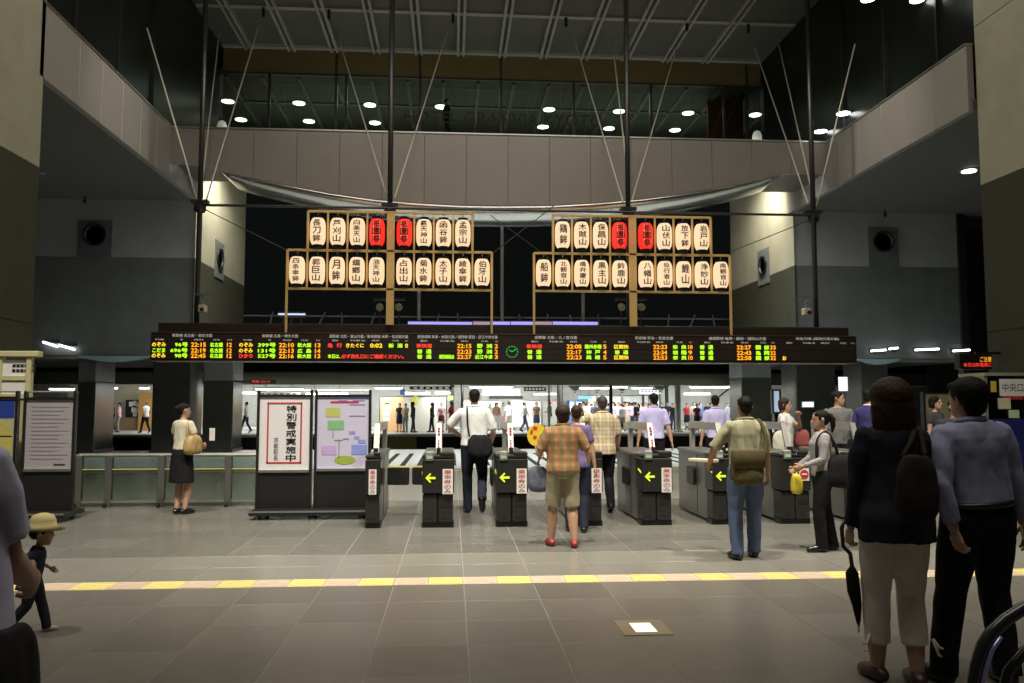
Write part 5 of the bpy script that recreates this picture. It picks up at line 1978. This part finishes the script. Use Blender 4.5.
t = thing('paper_fan', 'round yellow paper fan with red print raised by the plaid-shirted person', 'fan', w, R(12))
b = MB()
n = 28
fan_y = mat('fan_yellow', (.80, .62, .04), .5, var=.05)
b.prism([(.118 * math.cos(2 * PI * k / n), .10 + .125 * math.sin(2 * PI * k / n)) for k in range(n)], 'y', -.004, .004)
b.build('leaf', fan_y, t).rotation_euler = (0, R(15), 0)
fr_ = mat('fan_red', (.60, .05, .03), .5)
for (a0, z0, a1, z1) in ((-.07, .15, -.02, .19), (.02, .04, .09, .06), (-.04, .05, .0, .09), (-.09, .09, -.06, .14)):
    MB().box(a0, a1, -.006, -.004, z0, z1).build('red_print', fr_, t).rotation_euler = (0, R(15), 0)
MB().tube([(.02, 0, -.12), (0, 0, 0)], .008, 8).build('handle', mat('fan_handle', (.6, .5, .3), .5), t)

# -- person in purple, mostly hidden
L = ground(577, 532)
P = person('person in a purple top hidden behind the plaid-shirted person', L, -5, hgt(580, 405, L.y), top=cloth('purple', (.16, .11, .26)), sleeve=.6, bottom=navy, hair='short', hair_mat=hair_b, vox=.014, female=True, feet=((-.09, .05), (.09, -.04)))

# -- man in beige check shirt
L = ground(603, 512)
plaid2 = plaid('cloth_check_beige', (.50, .42, .28), (.34, .26, .14), (.62, .55, .40), 5.5, w=.2)
P = person('man in a beige checked shirt and black trousers passing the gates', L, 2, hgt(603, 396, L.y), feet=((-.09, .12), (.09, -.12, .04, 20)), wrists=((-.20, .30, 1.22), (.24, .12, .88)), poles=((-1, -.2, -.1), (.7, -1, 0)), top=plaid2,
           sleeve=.85, hem=.84, bottom=black_c, hair_mat=hair_g, loose=1.5, vox=.011, fat=1.05, collar=plaid2)

# -- two men in lavender shirts
for px, yy, tp, lab, f, hd in ((654, 14.6, 393, 'man in a lavender short-sleeved shirt, nearer the beige checked man', -4, 8), (716, 15.2, 395, 'man in a lavender shirt, behind the bearer of the messenger bag', 6, -25)):
    q = at(px, 440, yy)
    P = person(lab, (q.x, yy, 0), f, hgt(px, tp, yy), feet=((-.09, .14), (.09, -.14, .03, 15)), wrists=((-.27, .06, .82), (.30, -.06, .84)), top=lav_sh, sleeve=.8, hem=.92, bottom=black_c, loose=1.3, vox=.013, head=(hd, 0, 0), collar=lav_sh)

# -- man in olive patterned shirt and jeans
L = ground(748, 559)
olive = plaid('cloth_olive_print', (.36, .34, .21), (.28, .27, .18), (.46, .44, .30), 3.2, w=.3)
P = person('man in an olive patterned shirt and blue jeans standing before the gates', L, 4, hgt(750, 396, L.y), feet=((-.125, -.03), (.115, .10)), wrists=((-.30, .26, .98), (.30, .12, .84)), poles=((-1, -.8, -.3), (.8, -1, 0)), top=olive, sleeve=.95,
           hem=.80, bottom=jeans, loose=1.6, vox=.011, skin=skin_d, head=(-10, 0, 0), leg_loose=1.1, collar=olive, curl=(50, 25))
olive_bag = cloth('olive_bag', (.085, .070, .032))
bag(P, 'messenger_bag', 'olive canvas messenger bag slung across the back of the man in jeans', olive_bag, (-.09, -.225, .96), (.34, .13, .33), [(.10, -.23, 1.09), (.14, -.185, 1.2), (.15, -.145, 1.32), (.13, -.04, 1.445), (.07, .10, 1.36)], .020, None, olive_bag)
w = wpos(P, P.wr[0] + Vector((-.02, .12, .02)))
t = thing('folded_newspaper', 'folded newspaper held out by the man with the messenger bag', 'newspaper', w, R(38))
MB().rbox(-.05, .05, -.16, .16, -.016, .016, .006).build('paper_fold', mat('newsprint', (.70, .60, .42), .7, var=.2, scale=20), t)

# -- ponytailed woman in profile
L = ground(824, 551)
grey_ck = plaid('cloth_grey_check', (.34, .32, .33), (.24, .22, .24), (.44, .42, .42), 24, w=.25)
P = person('woman with a ponytail in a grey checked shirt and black trousers, facing left', L, 82, hgt(824, 410, L.y), feet=((-.08, .05), (.08, -.13)), wrists=((-.14, .27, 1.02), (.12, .28, .98)), poles=((-.5, -1, -.4), (.5, -1, -.4)), female=True, top=grey_ck,
           sleeve=1.85, hem=.90, bottom=black_c, hair='pony', face_on=True, vox=.010, loose=1.3, curl=(55, 55), leg_loose=1.1, head=(0, -2, 0))
bag(P, 'shoulder_bag', 'large black shoulder bag under the arm of the ponytailed woman', black_c, (-.10, -.21, .97), (.22, .36, .34), [(-.12, -.16, 1.12), (-.15, -.12, 1.28), (-.125, -.03, 1.435), (-.12, .075, 1.34), (-.15, .10, 1.12)], .016)
yb = bag(P, 'plastic_bag', 'yellow plastic bag held by the ponytailed woman', mat('bag_yellow', (.62, .52, .04), .4, var=.2), (.02, .30, .80), (.10, .12, .22), [(.02, .30, .90), (.04, .28, .97)], .008)

# -- woman in white top, man in grey, man in purple-blue jacket, further people behind
yy = 13.3
q = at(786, 440, yy)
cardi = cloth('tan_cardigan', (.16, .12, .085))
P = person('young woman in a white top with brown hair raising a hand to her mouth', (q.x, yy, 0), -125, hgt(786, 398, yy), female=True, top=cloth('offwhite', (.70, .69, .68)), sleeve=.2, hem=.88, bottom=jeans, hair='bob', hair_mat=hair_b,
           wrists=((-.02, .21, 1.40), (.24, .05, .82)), poles=((-.6, .1, -1), (.5, -1, 0)), face_on=True, vox=.012, curl=(50, 20))
bag(P, 'tote_bag', 'off-white cloth bag beside the young woman in the white top', cloth('bag_white', (.62, .62, .52)), (.26, .0, .98), (.14, .30, .34), [(.26, -.02, 1.14), (.2, 0, 1.3), (.16, 0, 1.44)], .012)
bag(P, 'handbag', 'dull red handbag in front of the young woman in the white top', cloth('bag_red', (.30, .08, .08)), (-.22, .22, 1.02), (.12, .24, .28), [(-.2, .2, 1.15), (-.14, .2, 1.3), (-.08, .2, 1.38)], .01)
yy = 12.9
q = at(839, 440, yy)
P = person('man in a grey T-shirt facing the hall and looking aside', (q.x, yy, 0), 172, hgt(838, 391, yy), top=cloth('grey_tee', (.17, .17, .165)), sleeve=.7, hem=.88, bottom=black_c, hair='short', face_on=True, head=(62, 0, 0), vox=.012,
           wrists=((-.25, .10, .82), (.25, .10, .82)))
yy = 12.2
q = at(871, 440, yy)
P = person('man in a purple-blue jacket facing right beside the couple', (q.x, yy, 0), -52, hgt(873, 389, yy), top=cloth('blue_jacket', (.055, .05, .17)), sleeve=1.9, hem=.82, bottom=navy, hair='short', face_on=True, vox=.012, head=(-20, -4, 0), collar=white_sh)
yy = 13.4
q = at(937, 440, yy)
P = person('person with dark bobbed hair seen between the couple', (q.x, yy, 0), -150, hgt(936, 396, yy), female=True, top=cloth('dark_vest', (.05, .05, .055)), sleeve=.5, bottom=cloth('tan_skirt', (.25, .18, .10)), cut='skirt', hair='bob', vox=.014, face_on=True)
yy = 9.6
q = at(957, 440, yy)
P = person('person in a dark jacket hidden behind the man in the blue shirt', (q.x, yy, 0), 150, hgt(955, 398, yy), top=cloth('dark_jacket', (.03, .032, .036)), sleeve=1.9, bottom=black_c, hair='short', vox=.014, face_on=True, head=(30, 0, 0))

# -- woman by the railing
L = ground(181, 514)
heel = mat('heel_black', (.012, .011, .012), .25, var=.1)
cream_t = cloth('cream_top', (.62, .58, .46))
P = person('woman in a cream top and black knee-length skirt standing by the railing', L, -28, hgt(181, 403, L.y), female=True, feet=((-.06, -.03, .0), (.07, .0, .0)), wrists=((-.12, .28, 1.06), (.16, .26, 1.04)), poles=((-.6, -1, -.2), (.6, -1, -.3)),
           top=cream_t, sleeve=.55, hem=.99, bottom=black_c, cut='skirt', shoes=heel, hair='bun', face_on=True, vox=.011, head=(-25, 0, 0), curl=(45, 45))
bag(P, 'handbag', 'tan leather handbag on the arm of the woman by the railing', mat('tan_leather', (.42, .29, .12), .5, var=.15), (.22, -.02, 1.06), (.16, .28, .27), [(.20, -.10, 1.18), (.17, -.09, 1.32), (.12, -.02, 1.43), (.16, .05, 1.32), (.20, .06, 1.18)], .012)
w = wpos(P, (.19, .36, 1.10))
t = thing('leaflet', 'white leaflet in the hand of the woman by the railing', 'leaflet', w, P.face)
MB().rbox(-.05, .05, -.004, .004, -.08, .10, .002).build('sheet', paper, t)

# -- the couple in front
L = ground(900, 687)
jacket = cloth('navy_jacket', (.020, .022, .034))
capri = cloth('beige_capri', (.78, .73, .64))
P = person('woman with long brown hair in a navy jacket and beige cropped trousers, seen from behind', L, -3, hgt(903, 379, L.y), female=True, feet=((-.075, .10), (.095, -.01)), wrists=((-.225, .06, .835), (.22, .14, .86)), poles=((-.7, -1, 0), (.7, -1, 0)),
           top=jacket, sleeve=1.9, hem=.80, bottom=capri, cut='capri', shoes=mat('sandal_dark', (.06, .03, .03), .4, var=.3), hair='long', hair_mat=hair_b, vox=.009, fat=1.06, loose=1.75, curl=(60, 25), head=(-8, 0, 0), leg_loose=.98)
s_ = P.s
brown_bag = cloth('brown_bag', (.030, .022, .017))
bag(P, 'shoulder_bag', 'dark brown shoulder bag on the back of the woman in the navy jacket', brown_bag, (.015, -.235, 1.11), (.23, .09, .35), [(-.04, -.20, 1.27), (.03, -.165, 1.36), (.10, -.06, 1.435), (.115, .04, 1.42), (.12, -.08, 1.40), (.09, -.19, 1.27)], .014)
# tied cords at the trouser hems
for i, sg in enumerate((-1, 1)):
    pass
hemz = .27
for dx, fy in ((-.075, .10), (.105, .0)):
    b = MB()
    for k, (ex, ez) in enumerate(((.05, -.05), (.04, -.09))):
        sx = -1 if dx < 0 else 1
        b.tube([(dx + sx * .06, fy - .05, hemz), (dx + sx * (.06 + ex * .5), fy - .07, hemz + ez + .01), (dx + sx * (.06 + ex), fy - .06, hemz + ez)], [.009, .008, .005], 6)
    b.build('hem_tie', capri, P.obj, True)
hw = wpos(P, P.wr[0] + Vector((0, .02, -.085)))
t = thing('umbrella', 'folded black umbrella hanging from the left hand of the navy-jacketed woman', 'umbrella', (hw.x, hw.y, .30))
hz = hw.z - .30
MB().tube([(.0, 0, hz + .10), (-.03, 0, hz + .12), (-.045, 0, hz + .08), (-.04, 0, hz - .02), (0, 0, hz - .06), (.005, 0, hz - .10), (.01, 0, hz - .15)], .012, 8).build('handle', mat('umbrella_handle', (.06, .025, .02), .35), t, True)
MB().tube([(.01, 0, hz - .13), (.012, .01, hz - .17), (.02, .01, hz - .27), (.035, .01, .12), (.04, .01, .04), (.042, .01, .0)], [.012, .035, .036, .026, .014, .005], 12).build('canopy', cloth('umbrella_black', (.014, .013, .014)), t, True)
MB().tube([(.012, 0, hz - .10), (.042, .01, -.03)], .006, 6).build('shaft', steel, t)

L = ground(984, 684)
blue_sh = cloth('blue_grey_shirt', (.30, .32, .47))
P = person('man in a blue-grey shirt and black trousers, seen from behind at the right', L, 4, hgt(970, 377, L.y), feet=((-.21, .05), (.12, -.03)), wrists=((-.215, -.10, .86), (.28, -.02, .83)), poles=((-1, -.4, 0), (.8, -1, 0)), top=blue_sh, sleeve=1.8, hem=.99,
           bottom=black_c, hair='full', vox=.009, fat=1.08, loose=1.5, head=(12, 0, 0), bend=-3.5, leg_loose=1.08, curl=(32, 22), collar=blue_sh)
b = MB()
ring = [P.TT((math.cos(t_) * .185, math.sin(t_) * .14 - .012, .995)) for t_ in [2 * PI * k / 24 for k in range(25)]]
b.tube(ring, .018, 8)
b.build('belt', mat('belt_black', (.01, .01, .01), .35), P.obj, True)

# -- man cut by the left edge, and the child in the yellow hat beyond him
P = person('man in a pale lavender T-shirt cut off by the left edge', (-1.32, 2.28, 0), -8, 1.70, bend=-8, feet=((-.1, .12), (.12, -.12)), wrists=((-.16, .30, 1.08), (.04, .30, 1.04)), poles=((-.8, -1, 0), (.5, -1, -.2)), top=cloth('pale_tee', (.40, .39, .52)), sleeve=.72, hem=.90,
           bottom=black_c, vox=.009, loose=1.5, fat=1.1, skin=mat('skin_brown', (.26, .13, .08), .55, var=.06, scale=12), curl=(40, 40))
bag(P, 'waist_bag', 'black bag at the hip of the man cut off by the left edge', black_c, (.20, -.02, .86), (.10, .24, .26), [(.18, 0, .98), (.1, -.1, 1.2), (0, -.14, 1.36)], .014)
L = ground(31, 634)
P = person('small running child in navy clothes with a yellow hat', L, -70, hgt(38, 531, L.y), feet=((-.10, .22, .0, 0), (.10, -.34, .10, 40)), wrists=((-.30, .22, 1.02), (.30, -.15, 1.0)), poles=((-.6, -1, 0), (.6, -1, 0)), top=cloth('child_navy', (.035, .04, .075)), sleeve=.6, hem=.84,
           bottom=cloth('child_trousers', (.025, .026, .04)), shoes=mat('child_shoe', (.5, .48, .5), .5), hair='short', vox=.014, lean=8, headscale=1.85, face_on=True, loose=1.6, leg_loose=1.2)
hp = wpos(P, P.TH((0, -.005, .165)))
t = thing('sun_hat', 'pale yellow brimmed sun hat on the running child', 'hat', hp, P.face)
k_ = P.s * 2.3
MB().lathe([(.135 * k_, -.012 * k_), (.15 * k_, -.02 * k_), (.092 * k_, .012 * k_), (.09 * k_, .05 * k_), (.07 * k_, .085 * k_), (.03 * k_, .10 * k_)], 24).build('crown', mat('hat_yellow', (.66, .55, .26), .8, var=.08), t, True)

# ---------------------------------------------------------------- distant people: shared low meshes, own colours


def template(**kw):
    P = person('', (0, 0, 0), 0, 1.65, vox=.028, low='mesh', skin=skin_m, **kw)
    bm = bmesh.new()
    idx = {'shirt': 1, 'trousers': 2, 'skirt': 2, 'shoe': 3, 'hair': 4}
    todo = [(P.me, 0)] + [(m, idx[n]) for n, m, _ in P.parts if n in idx]
    for m, i in todo:
        m.polygons.foreach_set('material_index', [i] * len(m.polygons))
        bm.from_mesh(m)
    out = bpy.data.meshes.new('distant_person')
    bm.to_mesh(out)
    bm.free()
    for k in range(5):
        out.materials.append(None)
    out.polygons.foreach_set('use_smooth', [True] * len(out.polygons))
    return out


X_ = black_c
TPL = {
    'stand': template(top=X_, bottom=X_, sleeve=.7),
    'walk': template(top=X_, bottom=X_, sleeve=.7, feet=((-.08, .26), (.08, -.26, .06, 25)), wrists=((-.25, -.14, .84), (.25, .2, .88))),
    'woman': template(top=X_, bottom=X_, sleeve=.6, female=True, cut='skirt', hair='bob'),
    'long': template(top=X_, bottom=X_, sleeve=1.8, female=True, hair='long', feet=((-.08, .12), (.08, -.1))),
    'hold': template(top=X_, bottom=X_, sleeve=.8, wrists=((-.12, .32, 1.12), (.14, .32, 1.1)), hair='short'),
}
CC = {'white': (.62, .62, .60), 'black': (.015, .015, .017), 'beige': (.40, .33, .22), 'pink': (.60, .36, .38), 'maroon': (.16, .03, .05), 'navy': (.03, .035, .07), 'brown': (.16, .09, .05), 'blue': (.10, .14, .30),
      'red': (.45, .04, .05), 'grey': (.22, .22, .22), 'lavender': (.42, .40, .62), 'cream': (.55, .5, .4), 'orange': (.55, .25, .10)}


def distant(px, Y, tpl, top, bot, face, label, group, H=1.65, z=0.0, sh='black'):
    q = at(px, 420, Y)
    o = bpy.data.objects.new('person', TPL[tpl])
    COL.objects.link(o)
    o.location = (q.x, Y, z)
    o.rotation_euler = (0, 0, R(face))
    k = H / 1.65
    o.scale = (k, k, k)
    for sl, m in zip(o.material_slots, (skin_m, cloth('far_' + top, CC[top]), cloth('far_' + bot, CC[bot]), shoe_k, hair_k if random.random() < .8 else hair_b)):
        sl.link = 'OBJECT'
        sl.material = m
    tag(o, label, 'person', group)
    return o


FAR = 'distant people across the tracks'
for px, Y, tp, a_, b_, f, lab in (
        (399.5, 46.6, 'woman', 'black', 'black', 170, 'distant woman in black with a pale bag before the orange poster'),
        (405.5, 46.3, 'hold', 'beige', 'grey', 150, 'distant figure in beige beside the orange poster'),
        (413, 46.0, 'long', 'black', 'navy', -70, 'distant girl in black reaching right before the cream notice wall'),
        (432, 46.4, 'long', 'black', 'black', 90, 'slim distant person all in black before the cream notice wall'),
        (441.5, 46.6, 'woman', 'pink', 'maroon', 180, 'distant woman in a pink top and maroon skirt at the end of the notice wall'),
        (451.5, 45.6, 'hold', 'red', 'maroon', 60, 'distant person in red beside the walking man'),
        (490, 52, 'stand', 'white', 'grey', 160, 'distant person in white right behind the walking man'),
        (496.5, 50, 'long', 'brown', 'grey', 190, 'distant woman in a brown dress right of the walking man'),
        (503, 51, 'stand', 'white', 'pink', 170, 'distant tall man in a white shirt by the kiosk'),
        (508.5, 47.5, 'hold', 'white', 'cream', 30, 'distant person in white leaning near the ticket gate'),
        (524.5, 46.4, 'walk', 'white', 'blue', -80, 'distant man in a white shirt and blue trousers before the pink board'),
        (536.5, 47.5, 'woman', 'brown', 'navy', 170, 'distant woman in brown before the pink board'),
        (549.5, 46.6, 'hold', 'black', 'beige', 80, 'distant person in a dark hat beside the steel post'),
        (687, 49, 'woman', 'red', 'black', 160, 'distant person in red at the foot of the escalator, left one'),
        (694, 48, 'stand', 'white', 'grey', 175, 'distant man in white at the foot of the escalator'),
        (700.5, 48.5, 'walk', 'blue', 'black', 200, 'distant man in blue at the foot of the escalator'),
        (697, 46.4, 'woman', 'maroon', 'black', 150, 'distant person in maroon in front of the escalator'),
        (708, 50, 'stand', 'navy', 'black', 150, 'distant person in navy on the escalator side'),
        (728, 49, 'walk', 'grey', 'black', 190, 'distant person in grey near the right column'),
        (112, 47.5, 'stand', 'black', 'black', 120, 'distant dark figure at the left shop'),
        (118.5, 47.3, 'hold', 'pink', 'grey', 110, 'distant person in pink at the left shop'),
        (145.5, 46.4, 'walk', 'white', 'black', 60, 'distant man in white with a backpack leaving the left shop'),
        (246, 46.2, 'walk', 'white', 'navy', 80, 'distant man in white left of the warning poster'),
        (662, 49, 'stand', 'black', 'black', 170, 'distant dark figure left of the cream column, outer one'),
        (668, 50, 'stand', 'navy', 'black', 160, 'distant dark figure left of the cream column, middle one'),
        (673, 48.5, 'stand', 'black', 'navy', 190, 'distant dark figure left of the cream column, nearest it')):
    distant(px, Y, tp, a_, b_, f, lab, FAR, H=random.uniform(1.58, 1.70))
rnd = random.Random(5)
# the crowd beyond the beige checked man
for i in range(34):
    px = 580 + i * 2.35 + rnd.uniform(-1, 1)
    Y = (46.4, 50.6, 47.8, 53.4, 49.2, 52.0)[i % 6] + rnd.uniform(-.2, .2)
    tp = rnd.choice(('stand', 'walk', 'hold', 'stand', 'woman', 'long'))
    a_ = rnd.choice(('white', 'white', 'white', 'cream', 'black', 'lavender', 'grey', 'pink', 'brown'))
    b_ = rnd.choice(('black', 'navy', 'grey', 'beige', 'black'))
    distant(px, Y, tp, a_, b_, rnd.choice((10, 170, 190, 80, -80, 150, 200)), 'distant commuter in %s in the dense crowd across the tracks' % (('a %s top and %s' % (a_, b_)) if a_ != b_ else 'all ' + a_), 'dense crowd across the tracks', H=rnd.uniform(1.55, 1.72))
distant(445, 30.6, 'walk', 'black', 'black', -80, 'dark silhouette of a person walking along the glazed corridor above', None, H=1.80, z=11.22)

bpy.data.scenes.remove(WORK)
